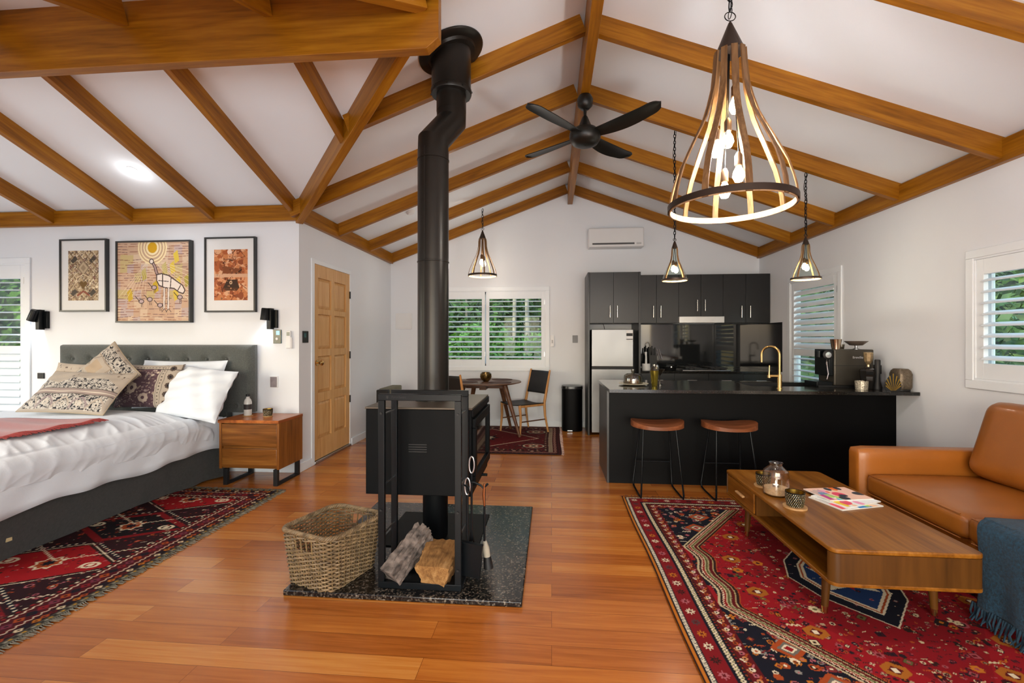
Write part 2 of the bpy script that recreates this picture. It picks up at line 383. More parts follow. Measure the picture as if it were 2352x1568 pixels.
# skirting boards and wall trims
def base(name, *b): struct(name, MB().box(*b), W['trim'], bevel=.004)
base('baseboard_left', XL, XL+.015, YB-.0, DR[0]-.06, 0, .09)
base('baseboard_left_far', XL, XL+.015, DR[1]+.03, YF, 0, .09)
base('baseboard_bed', XW, XL+.015, YB-.015, YB, 0, .09)
base('baseboard_far', XL+.015, .5, YF-.015, YF, 0, .09)
base('baseboard_right', XR-.015, XR, YR, 4.3, 0, .09)

# ---- shuttered windows: local x along the wall, z up, +y into the room, origin at the outer lower corner
def window(num, M, w, h, panels, label=None, sash=True):
    fr = struct('window_%d' % num, MB().ring(0,w,0,h,.06,0,.016,M).ring(.045,w-.045,.045,h-.045,.03,-.10,.01,M), W['trim'], bevel=.003)
    mk('window_pane', MB().box(.07,w-.07,-.085,-.080,.07,h-.07,M), W['pane'], fr)
    if sash:
        s = MB().ring(.07,w-.07,.07,h-.07,.035,-.095,-.07,M); s.box(w/2-.02,w/2+.02,-.095,-.07,.07,h-.07,M); mk('window_sash', s, W['trim'], fr)
    for (x0,x1,z0,z1,st,top,bot,segs) in panels:
        p = MB(); p.box(x0,x0+st,-.028,.004,z0,z1,M); p.box(x1-st,x1,-.028,.004,z0,z1,M)
        p.box(x0+st,x1-st,-.028,.004,z1-top,z1,M); p.box(x0+st,x1-st,-.028,.004,z0,z0+bot,M)
        for i,(a,b,n,ang) in enumerate(segs):
            if i: p.box(x0+st,x1-st,-.028,.004,b,segs[i-1][0],M)
        pf = mk('shutter_frame', p, W['trim'], fr, bevel=.002)
        for hz in (z0+.15, z1-.2): mk('hinge', MB().box(x0-.006,x0+.006,.002,.009,hz,hz+.07,M), W['steel'], pf)
        for (a,b,n,ang) in segs:
            sp = (b-a)/n; hw = sp*.56; lb = MB()
            for k in range(n):
                prof = [(hw*math.cos(t), .0072*math.sin(t)) for t in [2*PI*q/10 for q in range(10)]]
                L = M @ T((0,-.012,a+sp*(k+.5))) @ R(ang,'X')
                q0 = [(x0+st+.002,py,pz) for py,pz in prof]; q1 = [(x1-st-.002,py,pz) for py,pz in prof]
                lb.add(q0+q1, [tuple(range(9,-1,-1)), tuple(range(10,20))]+[(i,(i+1)%10,10+(i+1)%10,10+i) for i in range(10)], L)
            mk('louvres', lb, W['trim'], pf)
    return fr
MF = T((-.033,YF,.853)) @ R(180,'Z'); w_, h_ = 1.977, 1.297
window(1, MF, w_, h_, [(.075,.98,.075,h_-.075,.05,.11,.10,[(.175,h_-.185,12,-13)]), (.997,w_-.075,.075,h_-.075,.05,.11,.10,[(.175,h_-.185,12,-13)])])
MA = T((XR,5.073,.0)) @ R(90,'Z'); wa = 1.096
window(2, MA, wa, 2.12, [(.075,wa-.075,.075,2.045,.065,.10,.12,[(1.225,1.945,10,-52),(.195,1.14,13,-6)])], sash=False)
MBw = T((XR,2.14,.985)) @ R(90,'Z'); wb = 1.488; hb = 1.0
window(3, MBw, wb, hb, [(.075,.735,.075,hb-.075,.055,.11,.11,[(.185,hb-.185,8,-19)]), (.75,wb-.075,.075,hb-.075,.055,.11,.11,[(.185,hb-.185,8,-19)])])
MC = T((-5.504,YB,.0)) @ R(180,'Z'); wc = 1.06
window(4, MC, wc, 2.205, [(.075,wc-.075,.075,2.13,.05,.145,.12,[(1.27,1.985,9,-7),(.195,1.185,13,-56)])], sash=False)

# ---- eight panel pine door
dm = MB(); y0, y1, z0, z1 = 4.655, 5.528, .035, 2.152; x = XL-.045
cols = [(y0+.10,y0+.40),(y0+.475,y1-.10)]; rows = [(z0+.22,z0+.62),(z0+.72,z0+1.12),(z0+1.20,z0+1.58),(z0+1.64,z1-.14)]
grid_wall(dm, y0, y1, z0, z1, [(a,b,c,d) for a,b in cols for c,d in rows], lambda m,a,b,c,d: m.box(x,x+.04,a,b,c,d))
door = struct('door_1', dm, W['pine'], smooth=False, merge=True)
for a,b in cols:
    for c,d in rows:
        p = MB(); k = .035; o = [(a,c),(b,c),(b,d),(a,d)]; i_ = [(a+k,c+k),(b-k,c+k),(b-k,d-k),(a+k,d-k)]
        vs = [(x+.018,*q) for q in o]+[(x+.032,*q) for q in i_]
        p.add(vs, [(0,1,5,4),(1,2,6,5),(2,3,7,6),(3,0,4,7),(4,5,6,7)]); p.box(x,x+.018,a,b,c,d); mk('raised_panel', p, W['pine'], door, smooth=False)
kn = MB(); kn.cyl((x+.04,y0+.07,1.085),(x+.05,y0+.07,1.085),.032); kn.cyl((x+.04,y0+.07,1.085),(x+.085,y0+.07,1.085),.011)
kn.lathe([(0,-.0),(.016,.003),(.028,.018),(.028,.03),(.016,.042),(0,.045)], M=T((x+.075,y0+.07,1.085))@R(90,'Y')); mk('door_knob', kn, W['brass'], door)
for hz in (.55,1.1,1.85): mk('hinge', MB().cyl((x+.046,y1+.004,hz),(x+.046,y1+.004,hz+.09),.008,n=10), W['black'], door)
fr = MB(); fr.box(XL-.1,XL+.012,4.60,4.655,0,2.2); fr.box(XL-.1,XL+.004,5.528,5.55,0,2.17); fr.box(XL-.1,XL+.008,4.655,5.55,2.152,2.2); struct('trim_1', fr, W['trim'], bevel=.003)
struct('trim_2', MB().box(XL-.1,XL+.02,4.655,5.528,0,.03), W['steel'], bevel=.004)

# ============================================================ exposed roof timbers
def beam(name, label, p0, p1, w, h, cat='beam', group=None):       # p0, p1: centre of the underside at each end
    p0 = Vector(p0); p1 = Vector(p1); d = p1-p0; L = d.length; d.normalize(); side = Vector((0,0,1)).cross(d).normalized(); up = d.cross(side)
    o = mk(name, MB().box(0,L,-w/2,w/2,0,h), W['beam'], bevel=.003)
    o.matrix_world = Matrix((( d.x,side.x,up.x,p0.x),(d.y,side.y,up.y,p0.y),(d.z,side.z,up.z,p0.z),(0,0,0,1)))
    if label: tag(o, label, cat, group)
    return o
ORD = ['nearest the far gable wall','second from the far gable wall','third from the far gable wall','fourth from the far gable wall','fifth from the far gable wall','sixth from the far gable wall','seventh from the far gable wall','eighth from the far gable wall','ninth from the far gable wall','tenth from the far gable wall','eleventh from the far gable wall']
HR = .147*math.cos(math.atan(SL)); ZB = 2.533
zr = lambda x: ZB+SL*(XR-x); zq = lambda x: ZB+SL*(x-XL)
ys = [6.97-.907*k for k in range(11)]
for k, y in enumerate(ys):
    beam('rafter', 'oiled timber rafter on the right roof slope, '+ORD[k], (XR,y,ZB), (XM+.03,y,zr(XM+.03)), .05, HR+.004, group='rafters of the right roof slope')
    if y > 4.2 or y < .69: xa = XL
    else: xa = -.69-abs(y-2.53)
    if k == 4: xa = -1.53
    beam('rafter', 'oiled timber rafter on the left roof slope, '+ORD[k], (XM-.03,y,zq(XM-.03)), (xa,y,zq(xa)), .05, HR+.004, group='rafters of the left roof slope')
OW = ['at the corner beside the pine door','second from the pine door corner','third from the pine door corner','fourth from the pine door corner','fifth from the pine door corner']
for k in range(5):
    xx = -2.53-.893*k
    beam('rafter', 'brown timber rafter above the bed, '+OW[k], (xx,YB,ZB), (xx,2.56,ZB+SL*(YB-2.56)), .05, HR+.004, group='rafters above the bed')
    if k: beam('rafter', 'rafter on the camera side of the deep beam, '+OW[k], (xx,.69,ZB), (xx,2.5,ZB+SL*(2.5-.69)), .05, HR+.004, group='rafters on the near side of the deep beam')
beam('rafter', 'timber rafter dropping onto the deep beam at top left, above the corner', (-2.53,.69,ZB), (-2.53,2.5,ZB+SL*1.81), .05, HR+.004, group='rafters on the near side of the deep beam')
beam('rafter', 'short jack rafter meeting the valley beam above the pine door corner', (-1.63,3.49,ZB+SL*(YB-3.49)), (-1.63,2.56,ZB+SL*(YB-2.56)), .05, HR+.004)
beam('rafter', 'short jack rafter on the camera side of the deep beam near its end', (-1.63,1.57,ZB+SL*.88), (-1.63,2.5,ZB+SL*1.81), .05, HR+.004)
beam('valley_beam', 'deep diagonal timber beam rising from the pine door corner', (XL+.01,YB-.01,ZB-.035), (-.71,2.55,ZB+SL*1.82-.035), .07, .21)
beam('valley_beam', 'diagonal timber beam at the top edge on the camera side of the deep beam', (XL+.01,.70,ZB-.02), (-.71,2.5,ZB+SL*1.80-.02), .07, .20)
beam('ridge_beam', 'long ridge beam running the length of the vaulted ceiling above the fan', (XM,YR,3.394), (XM,6.985,3.394), .075, .30)
gm = MB(); gm.prism([(XW,2.97),(-.70,2.97),(-.63,3.03),(-.63,3.355),(XW,3.355)], -.033, .033, T((0,2.53,0)) @ R(90,'X'))
gl = mk('glulam_beam', gm, W['beam'], bevel=.003); tag(gl, 'very deep laminated timber beam across the top left of the room', 'beam')
def plate(label, p0, p1): beam('wall_plate', label, p0, p1, .05, .155)
plate('timber wall plate along the top of the right wall', (XR-.022,YR,ZB-.006), (XR-.022,YF-.03,ZB-.006))
plate('timber wall plate along the top of the pine door wall', (XL+.022,YB,ZB-.006), (XL+.022,YF-.03,ZB-.006))
plate('timber wall plate along the top of the wall behind the bed', (XW,YB-.022,ZB-.006), (XL,YB-.022,ZB-.006))
# ============================================================ hearth, stove, flue
hm = MB(); hm.box(-1.40,-.147,2.265,3.57,0,.03); tag(mk('hearth_slab', hm, W['granite'], bevel=.006), 'speckled dark granite hearth slab on the floor under the stove', 'hearth')
st = thing('wood_stove', 'charcoal steel wood stove on a round pedestal in the middle of the room', 'stove', (-.78,2.99,.03))
SX0, SX1, SY0, SY1, SZ0, SZ1 = -1.108, -.468, 2.635, 3.30, .416, .925
mk('base_plate', MB().box(-1.10,-.46,2.80,3.36,.0305,.038), W['stove'], st, bevel=.002)
mk('pedestal', MB().cyl((-.775,2.99,.038),(-.775,2.99,SZ0),.083,n=40), W['stove'], st)
body = MB(); body.box(SX0,SX1,SY0,SY1,SZ0,SZ1); mk('firebox', body, W['stove'], st, bevel=.004)
mk('top_plate', MB().box(SX0-.004,SX1+.006,SY0-.004,SY1+.004,SZ1,SZ1+.012), mat('warm_grey_top_plate','#5c5348',.42,.35,var=.1), st, bevel=.003)
v = MB()
for k in range(4): v.box(-.845,-.735,SY0-.003,SY0,.672+k*.014,.678+k*.014)
mk('vent_slots', v, W['blackm'], st)
# glazed door on the right-hand side, a second one's handle on the left
dr = MB(); M_ = T((SX1,0,0)) @ R(90,'Z')
dr.ring(SY0+.02,SY1-.02,SZ0+.06,SZ1-.055,.055,-.022,0,M_); dd = mk('stove_door', dr, W['stove'], st, bevel=.003)
sg = newm('dark_stove_glass')[0]; sg.node_tree.nodes['Principled BSDF'].inputs['Base Color'].default_value=(.01,.01,.01,1); sg.node_tree.nodes['Principled BSDF'].inputs['Roughness'].default_value=.04
mk('door_glass', MB().box(SX1+.001,SX1+.008,SY0+.07,SY1-.07,SZ0+.115,SZ1-.11), sg, dd)
mk('canopy_lip', MB().box(SX1,SX1+.012,SY0,SY1,SZ1-.04,SZ1), W['stove'], st, bevel=.002)
mk('air_control', MB().cyl((SX1,2.98,SZ0+.03),(SX1+.045,2.98,SZ0+.03),.009), W['black'], st)
h = MB(); h.cyl((SX0,2.80,.70),(SX0-.03,2.80,.70),.008); h.tube([(SX0-.035,2.80,.745),(SX0-.04,2.80,.69),(SX0-.025,2.80,.61)],[.012,.013,.010]); mk('door_handle', h, W['blackm'], st)
mk('collar', MB().lathe([(.125,0),(.125,.006),(.108,.012),(.108,.03)],(-.79,2.99,SZ1+.012),40), W['flue'], st)
fu = thing('stove_flue', 'tall charcoal flue pipe with an offset bend running from the stove to the ceiling', 'flue pipe', (-.79,2.99,.95))
def seam(mb,x,y,z,r): mb.lathe([(r,0),(r+.0035,.002),(r+.0035,.008),(r,.010)],(x,y,z),40)
lp = MB(); lp.cyl((-.79,2.99,.945),(-.79,2.99,2.60),.103,n=48)
for z in (1.85,2.53): seam(lp,-.79,2.99,z,.103)
lp.tube([(-.79+.1035*math.cos(-1.9),2.99+.1035*math.sin(-1.9),.95),(-.79+.1035*math.cos(-1.9),2.99+.1035*math.sin(-1.9),2.6)],.003,6)
mk('lower_pipe', lp, W['flue'], fu)
A_ = Vector((-.79,2.99,2.66)); B_ = Vector((-.70,3.14,2.86))
el = MB(); el.tube([(-.79,2.99,2.58),A_,B_,(-.70,3.14,2.95)],.103,48); mk('offset_elbow', el, W['flue'], fu, angle=24)
mk('upper_pipe', MB().cyl((-.70,3.14,2.93),(-.70,3.14,3.2),.103,n=48), W['flue'], fu)
cs = MB(); cs.cyl((-.70,3.14,3.07),(-.70,3.14,3.42),.137,n=48); cs.lathe([(.105,-.012),(.137,-.012),(.142,0),(.142,.02),(.137,.025)],(-.70,3.14,3.06),48)
for k in range(8): cs.cyl((-.70+.14*math.cos(k*.785),3.14+.14*math.sin(k*.785),3.062),(-.70+.149*math.cos(k*.785),3.14+.149*math.sin(k*.785),3.062),.006,n=8)
mk('outer_casing', cs, W['flue'], fu)
fg = MB(); Mf = T((-.70,3.14,ZC+SL*(-.70-XL)-.012)) @ R(-math.degrees(math.atan(SL)),'Y')
fg.lathe([(.13,-.03),(.165,-.028),(.175,-.012),(.225,-.008),(.235,0),(.235,.008)], n=56, M=Mf); mk('ceiling_flange', fg, W['flue'], fu)

# ---- log and tool rack
rk = thing('fireside_rack', 'black steel portal frame rack for logs and fire tools in front of the stove', 'log rack', (-.69,2.42,.03))
rx0, rx1 = -.912, -.468
def portal(y): m = MB(); m.ring(rx0,rx1,.0305,1.052,.034,y-.012,y+.012); return m
f1 = mk('front_frame', portal(2.34), W['black'], rk, bevel=.002)
mk('rear_frame', portal(2.535), W['black'], rk, bevel=.002)
for x in (rx0+.017,rx1-.017):
    mk('side_rail', MB().box(x-.017,x+.017,2.352,2.523,.0305,.045), W['black'], rk)
    for z in (.30,.56,.94): mk('cross_rod', MB().cyl((x,2.352,z),(x,2.523,z),.005,n=10), W['steel'], rk)
mk('log_shelf', MB().box(rx0+.034,rx1-.034,2.33,2.54,.0305,.040), W['black'], rk)
for x in (rx0+.017,rx1-.017):
    for z in (.14,.44,.95): mk('bolt', MB().cyl((x,2.328,z),(x,2.322,z),.006,n=12), W['blackm'], rk)
def text(name, body, size, M, material, parent, depth=.0006):
    cu = bpy.data.curves.new(name,'FONT'); cu.body = body; cu.size = size; cu.extrude = depth; cu.align_x = 'CENTER'; cu.align_y = 'CENTER'
    o = bpy.data.objects.new(name, cu); COL.objects.link(o); dg = bpy.context.evaluated_depsgraph_get()
    me = bpy.data.meshes.new_from_object(o.evaluated_get(dg)); bpy.data.objects.remove(o)
    me.transform(WM(parent).inverted() @ M); me.materials.clear(); me.materials.append(material)
    r = bpy.data.objects.new(name, me); COL.objects.link(r); r.parent = parent; return r
text('lettering', 'Pyroclassic', .018, T((-.80,2.3275,1.036)) @ R(90,'X'), W['blackm'], rk)
mk('flame_emblem', MB().prism([(-.864,1.028),(-.857,1.028),(-.854,1.036),(-.858,1.046),(-.862,1.040),(-.867,1.044),(-.868,1.034)],0,.001,T((0,2.328,0))@R(90,'X')), W['blackm'], rk)
hk = MB(); hk.tube([(rx1,2.44,.565),(rx1+.05,2.44,.565),(rx1+.085,2.44,.55),(rx1+.10,2.44,.535),(rx1+.115,2.44,.55),(rx1+.125,2.44,.56)],.006,8); hk.tube([(rx1,2.40,.565),(rx1+.03,2.39,.55),(rx1+.035,2.37,.53),(rx1+.035,2.36,.55)],.005,8); mk('tool_hook', hk, W['black'], rk)
# ---- fire tools hanging on the right of the rack
def tool(name, label, x, y, zt, zb, loop):
    t = thing(name, label, name.replace('_',' '), (x,y,zb))
    p = []
    for k in range(17):
        a = -PI/2+2*PI*k/16; p.append((x+.014*math.cos(a), y, zt-.045+.045*math.sin(a)-(0 if math.sin(a)>-.9 else .0)))
    if loop: mk('loop_handle', MB().tube(p[:-1],.0045,8,closed=True), W['steel'], t); zs = zt-.09
    else: zs = zt
    mk('shaft', MB().tube([(x,y,zs),(x,y,zb)],.006,8), W['black'], t); return t
pk = tool('fire_tongs','black fire tongs with a looped steel handle hanging on the rack, nearest the stove', -.435,2.455,.70,.24,True)
mk('tong_jaws', MB().tube([(-.435,2.455,.30),(-.450,2.455,.22),(-.440,2.455,.17)],.005,8).tube([(-.435,2.455,.30),(-.420,2.455,.22),(-.432,2.455,.17)],.005,8), W['black'], pk)
sh = tool('ash_shovel','flat black ash shovel hanging on the right of the log rack', -.448,2.40,.60,.27,True)
bm = MB(); Ms = T((-.430,2.385,.175)) @ R(-8,'Z') @ R(6,'Y')
bm.box(-.062,.062,-.002,.002,-.095,.09,Ms); bm.box(-.064,-.060,-.022,.002,-.09,.09,Ms); bm.box(.060,.064,-.022,.002,-.09,.09,Ms); bm.box(-.062,.062,-.022,.002,.086,.092,Ms); mk('shovel_blade', bm, W['black'], sh)
br = tool('hearth_brush','hearth brush with pale head hanging rightmost on the log rack', -.362,2.44,.535,.23,False)
br['label'] = 'hearth brush with pale head hanging rightmost on the log rack'
mk('grip', MB().tube([(-.362,2.44,.56),(-.366,2.44,.50),(-.362,2.44,.44)],[.006,.009,.006]), mat('copper_grip','#a06038',.3,.8), br)
mk('brush_head', MB().tube([(-.360,2.44,.25),(-.355,2.44,.21),(-.347,2.44,.165)],[.010,.020,.018],10), mat('pale_brush_block','#a39a88',.8,bmp=.5,bs=200), br)
mk('bristles', MB().tube([(-.347,2.44,.167),(-.340,2.44,.105)],[.020,.027],10), W['blackm'], br)
# ---- logs
def log(name, label, poly, L, M, mt, amp, seed, endmat=None):
    r = random.Random(seed); n = len(poly); m = MB(); rows = []; NL = 46; sub = 9
    ring = []
    for i in range(n):
        a = poly[i]; b = poly[(i+1)%n]
        for k in range(sub): ring.append((a[0]+(b[0]-a[0])*k/sub, a[1]+(b[1]-a[1])*k/sub))
    off = [0 for _ in ring]; from mathutils import noise; zs_ = Vector((seed*3.1,0,0))
    for j in range(NL+1):
        t = j/NL; s_ = 1-.06*abs(2*t-1)**4
        row = []
        for i,(x,z) in enumerate(ring):
            a_ = math.atan2(z,x); g = amp*(2.2*noise.fractal(Vector((math.cos(a_)*1.6,math.sin(a_)*1.6,t*2.2))+zs_,1.0,2.0,4)+1.3*noise.fractal(Vector((a_*7,0,t*3))+zs_,1.0,2.0,3))
            row.append(Vector((x*s_*(1+g), L*(t-.5)*(1+.25*g), z*s_*(1+g))))
        rows.append(row)
    K = len(ring)
    vs = [p for q in rows for p in q]; fs = []
    for j in range(NL):
        for i in range(K): fs.append((j*K+i, j*K+(i+1)%K, (j+1)*K+(i+1)%K, (j+1)*K+i))
    fs += [tuple(range(K-1,-1,-1)), tuple(NL*K+i for i in range(K))]
    m.add(vs, fs, M); o = mk(name, m, mt, merge=True, angle=30); return tag(o, label, 'firewood log')
log('firewood_log','weathered grey bark log leaning in the rack', [(-.075,-.03),(-.03,-.07),(.05,-.06),(.075,.0),(.04,.07),(-.04,.065)], .30, T((-.795,2.45,.155)) @ R(-28,'Z') @ R(31,'X') @ R(20,'Y'), W['bark'], .13, 3)
log('firewood_log','split honey coloured firewood block with a rough cut face', [(-.095,.05),(-.055,-.075),(.06,-.078),(.098,.045),(.10,.062),(-.09,.066)], .24, T((-.605,2.44,.122)) @ R(-6,'Z') @ R(10,'X'), W['split'], .07, 5)

# ---- wicker basket (woven strands round upright stakes)
bk = thing('wicker_basket', 'empty woven wicker log basket with side handles on the edge of the hearth slab', 'basket', (-1.225,2.47,.03))
def rr(t, a, b, r):     # rounded rectangle of half sizes a, b; t in 0..1
    pts = []; segs = [2*(b-r), PI*r/2, 2*(a-r), PI*r/2]*2; P = sum(segs); q = (t%1)*P
    cs = [(a-r,b-r,0),(-(a-r),b-r,90),(-(a-r),-(b-r),180),(a-r,-(b-r),270)]
    k = 0
    while q > segs[k]: q -= segs[k]; k += 1
    side = k//2
    if k%2 == 0:
        f = q/segs[k]
        return [(a,-(b-r)+2*(b-r)*f),((a-r)-2*(a-r)*f,b),(-a,(b-r)-2*(b-r)*f),(-(a-r)+2*(a-r)*f,-b)][side]
    cx_, cy_, a0 = cs[side]; an = math.radians(a0+90*q/segs[k]); return (cx_+r*math.cos(an), cy_+r*math.sin(an))
Mb = T((-1.222,2.465,.031)) @ R(-19,'Z'); H = .285; ns = 36; rows = 26; NP = ns*4
def side(t, z, off=0):
    a = .160+.026*z/H; b = .178+.026*z/H; x, y = rr(t, a+off, b+off, .075); return (x, y)
holes = [(.335-.05,.335+.05),(.835-.05,.835+.05)]
wk = mat('wicker_cane','#80694a',.6,var=.45,vs=25)
wv = MB(); stx = MB()
for k in range(ns):
    t = (k+.5)/ns; mid = any(a<t<b for a,b in holes)
    stx.tube([(*side(t,0),0),(*side(t,H*.5),H*.5),(*side(t,H),H)],.0038,5,M=Mb)
for j in range(rows):
    z = .006+j*(H-.012)/rows
    def strand(i0, i1, closed=False):
        p = []
        for i in range(i0,i1):
            t = i/NP; off = .0075*math.cos(PI*(t*ns-.5)+PI*j); x, y = side(t,z,off); p.append((x,y,z+random.uniform(-.0012,.0012)))
        wv.tube(p,random.uniform(.0042,.0056),5,closed=closed,M=Mb)
    if rows-7 <= j < rows-2:
        a, b = holes[0]; c, d = holes[1]; strand(int(b*NP),int(c*NP)+1); strand(int(d*NP),int((1+a)*NP)+1)
    else: strand(0,NP,True)
mk('woven_wall', wv, wk, bk); mk('stakes', stx, mat('wicker_stake','#7d6540',.6,var=.3,vs=30), bk)
rm = MB()
for ph in range(4):
    p = []
    for i in range(NP*2):
        t = i/(NP*2); q = t*2*PI*26+ph*PI/2; x, y = side(t,H,.008*math.cos(q)); p.append((x,y,H+.002+.008*math.sin(q)))
    rm.tube(p,.0058,5,closed=True,M=Mb)
mk('rim', rm, wk, bk)
fb = MB(); fb.prism([rr(i/40,.165,.173,.075) for i in range(40)],.002,.008,Mb); mk('basket_floor', fb, wk, bk)
# ============================================================ rugs
CREAM='#e6d5b4'; NAVY='#11121f'; RED='#94101a'; DRED='#5e0c10'; RUST='#a8481c'; OR='#c0701f'; GRN='#5a5a30'; PINK='#b5636a'; BRN='#2b1510'; BLUE='#1c3660'
def motifs(cv, n, inside, pal, smin, smax, seed):
    r = random.Random(seed)
    for _ in range(n):
        x = r.uniform(0,cv.w); y = r.uniform(0,cv.h)
        if not inside(x,y): continue
        s = r.uniform(smin,smax); k = r.randrange(9); c = r.choice(pal); d = r.choice(pal); o = r.choice([BRN,NAVY,BRN,DRED])
        if k == 0: cv.dia(x,y,s*1.2,s*1.2,o); cv.dia(x,y,s*.9,s*.9,c); cv.dia(x,y,s*.4,s*.4,d)
        elif k == 1: cv.star(x,y,s,c,8,.55); cv.disc(x,y,s*.35,o)
        elif k == 2: cv.flower(x,y,s,c,d,6)
        elif k == 3: cv.disc(x,y,s*1.05,c); cv.disc(x,y,s*.7,o); cv.disc(x,y,s*.35,d)
        elif k == 4: cv.rect(x-s,x+s,y-s*.25,y+s*.25,c); cv.rect(x-s*.25,x+s*.25,y-s,y+s,c); cv.rect(x-s*.2,x+s*.2,y-s*.2,y+s*.2,o)
        elif k == 5: cv.zig((x-s*1.3,y),(x+s*1.3,y),s*.3,s*.8,s*.28,c)
        elif k == 6: cv.rect(x-s*.8,x+s*.8,y-s*.8,y+s*.8,o); cv.rect(x-s*.6,x+s*.6,y-s*.6,y+s*.6,c); cv.rect(x-s*.3,x+s*.3,y-s*.3,y+s*.3,o)
        elif k == 7: cv.path([(x-s,y-s*.6),(x-s*.3,y+s*.2),(x+s*.4,y-s*.1),(x+s,y+s*.7)],s*.25,c)
        else:
            for q in range(3): cv.disc(x+(q-1)*s*.8,y+r.uniform(-.3,.3)*s,s*.28,c)
def border(cv, d0, d1, bg, kind, pal, seed, step=None):
    w, h = cv.w, cv.h; cv.rect(d0,w-d0,d0,d1,bg); cv.rect(d0,w-d0,h-d1,h-d0,bg); cv.rect(d0,d1,d0,h-d0,bg); cv.rect(w-d1,w-d0,d0,h-d0,bg)
    r = random.Random(seed); t = (d1-d0); m = (d0+d1)/2; step = step or t
    def run(p, q):
        L = math.hypot(q[0]-p[0],q[1]-p[1]); n = max(1,int(L/step)); ux, uy = (q[0]-p[0])/L, (q[1]-p[1])/L
        for i in range(n+1):
            x = p[0]+ux*L*i/n; y = p[1]+uy*L*i/n; c = pal[i%len(pal)]
            if kind == 'star': cv.star(x,y,t*.36,c,8,.5); cv.star(x,y,t*.15,DRED,6,.5)
            elif kind == 'dot': cv.disc(x,y,t*.28,c)
            elif kind == 'dia': cv.dia(x,y,t*.4,t*.4,c); cv.dia(x,y,t*.15,t*.15,BRN)
            elif kind == 'vine':
                cv.line((x,y),(x+ux*step-uy*t*.35*(1 if i%2 else -1),y+uy*step+ux*t*.35*(1 if i%2 else -1)),t*.14,c); cv.disc(x,y,t*.20,pal[(i+1)%len(pal)]); cv.disc(x,y,t*.09,BRN)
        if kind == 'zig': cv.zig(p,q,t*.25,step,t*.22,pal[0])
        if kind == 'chain': cv.zig(p,q,t*.28,step,t*.16,pal[0]); cv.zig(q,p,t*.28,step,t*.16,pal[-1])
    if not pal: return
    run((m,m),(m,h-m)); run((w-m,h-m),(w-m,m)); run((m,h-m),(w-m,h-m)); run((w-m,m),(m,m))
def rug(name, label, cv, x0, y0, sides, fr_col, wob=0.004, flip=False):
    t = thing(name, label, 'rug', (x0+cv.w/2,y0+cv.h/2,0))
    fn = lambda X,Y: (x0+X+wob*np.sin(Y*5+1)*(1 if wob else 0), y0+Y+wob*np.sin(X*6), .010+.0012*np.sin(X*7)*np.sin(Y*5))
    painted('pile', cv, W['paint'], t, fn)
    mk('rug_backing', MB().box(x0+.006,x0+cv.w-.006,y0+.006,y0+cv.h-.006,.001,.0085), mat('rug_backing_'+name,'#2a1812',.9), t)
    f = MB(); r = random.Random(4)
    for sd in sides:
        n = int((cv.w if sd in 'ns' else cv.h)/.010)
        for i in range(n):
            a = (i+.5)*.010; L = r.uniform(.025,.045); k = r.uniform(-.012,.012)
            if sd == 's': p, q = (x0+a,y0+.004), (x0+a+k,y0-L)
            elif sd == 'n': p, q = (x0+a,y0+cv.h-.004), (x0+a+k,y0+cv.h+L)
            elif sd == 'e': p, q = (x0+cv.w-.004,y0+a), (x0+cv.w+L*.8,y0+a+k)
            else: p, q = (x0+.004,y0+a), (x0-L*.8,y0+a+k)
            f.tube([(*p,.008),((p[0]+q[0])/2+k*.3,(p[1]+q[1])/2,.006),(*q,.0035)],[.0028,.0025,.0018],4)
    if f.v: mk('fringe', f, mat('fringe_'+name,fr_col,.9,var=.4,vs=40), t)
    return t
# -- living rug, left edge x=.59, far edge y=3.93
w_, h_ = 2.02, 2.50; cv = Cv(w_, h_, .0045, RED); x0, y0 = .59, 1.43
cxr = w_/2; cyr = 1.25
def half(y):      # half width of the red field: a long hexagon with stepped sides
    d = abs(y-cyr)
    return .735+.02*math.cos(d*18) if d < .32 else max(0,.755-(d-.32)*.765)
cv.rect(0,w_,0,h_,NAVY)
r = random.Random(2); pal = [CREAM,RUST,PINK,'#7a2a2a','#8f8a80',OR]
motifs(cv, 3000, lambda x,y: True, pal, .008, .022, 11)
for sx in (-1,1):                                  # diamonds down both dark side panels
    for yy in (.42,.62,1.88,2.08):
        x = cxr+sx*(.58 if yy in (.62,1.88) else .50); cv.dia(x,yy,.08,.07,RUST); cv.dia(x,yy,.05,.045,'#6f6a60'); cv.dia(x,yy,.034,.03,CREAM); cv.dia(x,yy,.022,.02,RED)
    for yy in (1.02,1.48): cv.rect(cxr+sx*.79-.05,cxr+sx*.79+.05,yy-.09,yy+.09,RED)
def hexpts(k, s=1.0, n=60):
    ys_ = [cyr-1.10+2.20*i/n for i in range(n+1)]
    L = [(cxr-max(0,half(y)*s-k),y) for y in ys_]; Rr = [(cxr+max(0,half(y)*s-k),y) for y in ys_][::-1]; return L+Rr
for k, c in ((-.012,'#c9b68e'),(0,BRN),(.012,'#8a1818'),(.030,'#c9b68e'),(.036,GRN),(.048,'#c9b68e'),(.054,DRED),(.074,'#b8a070'),(.080,BRN),(.094,'#a8481c'),(.100,RED)): cv.poly(hexpts(k), c)
ys2 = [cyr-1.05+2.10*i/220 for i in range(221)]
for sx in (-1,1):
    for k in (.016,.052): cv.path([(cxr+sx*max(0,half(y)-k-(.005 if i%2 else -.005)),y) for i,y in enumerate(ys2)], .004, CREAM if k<.03 else '#8f8a60')
inr = lambda x,y: abs(x-cxr) < half(y)-.10 and abs(y-cyr) < 1.0
cv.poly(hexpts(.30), '#840c16')
motifs(cv, 5200, inr, ['#d8c49a','#a89070',RUST,'#a04a50','#6a1a1e','#2b1510','#3a0a12','#7a1020','#1c1020'], .005, .014, 21)
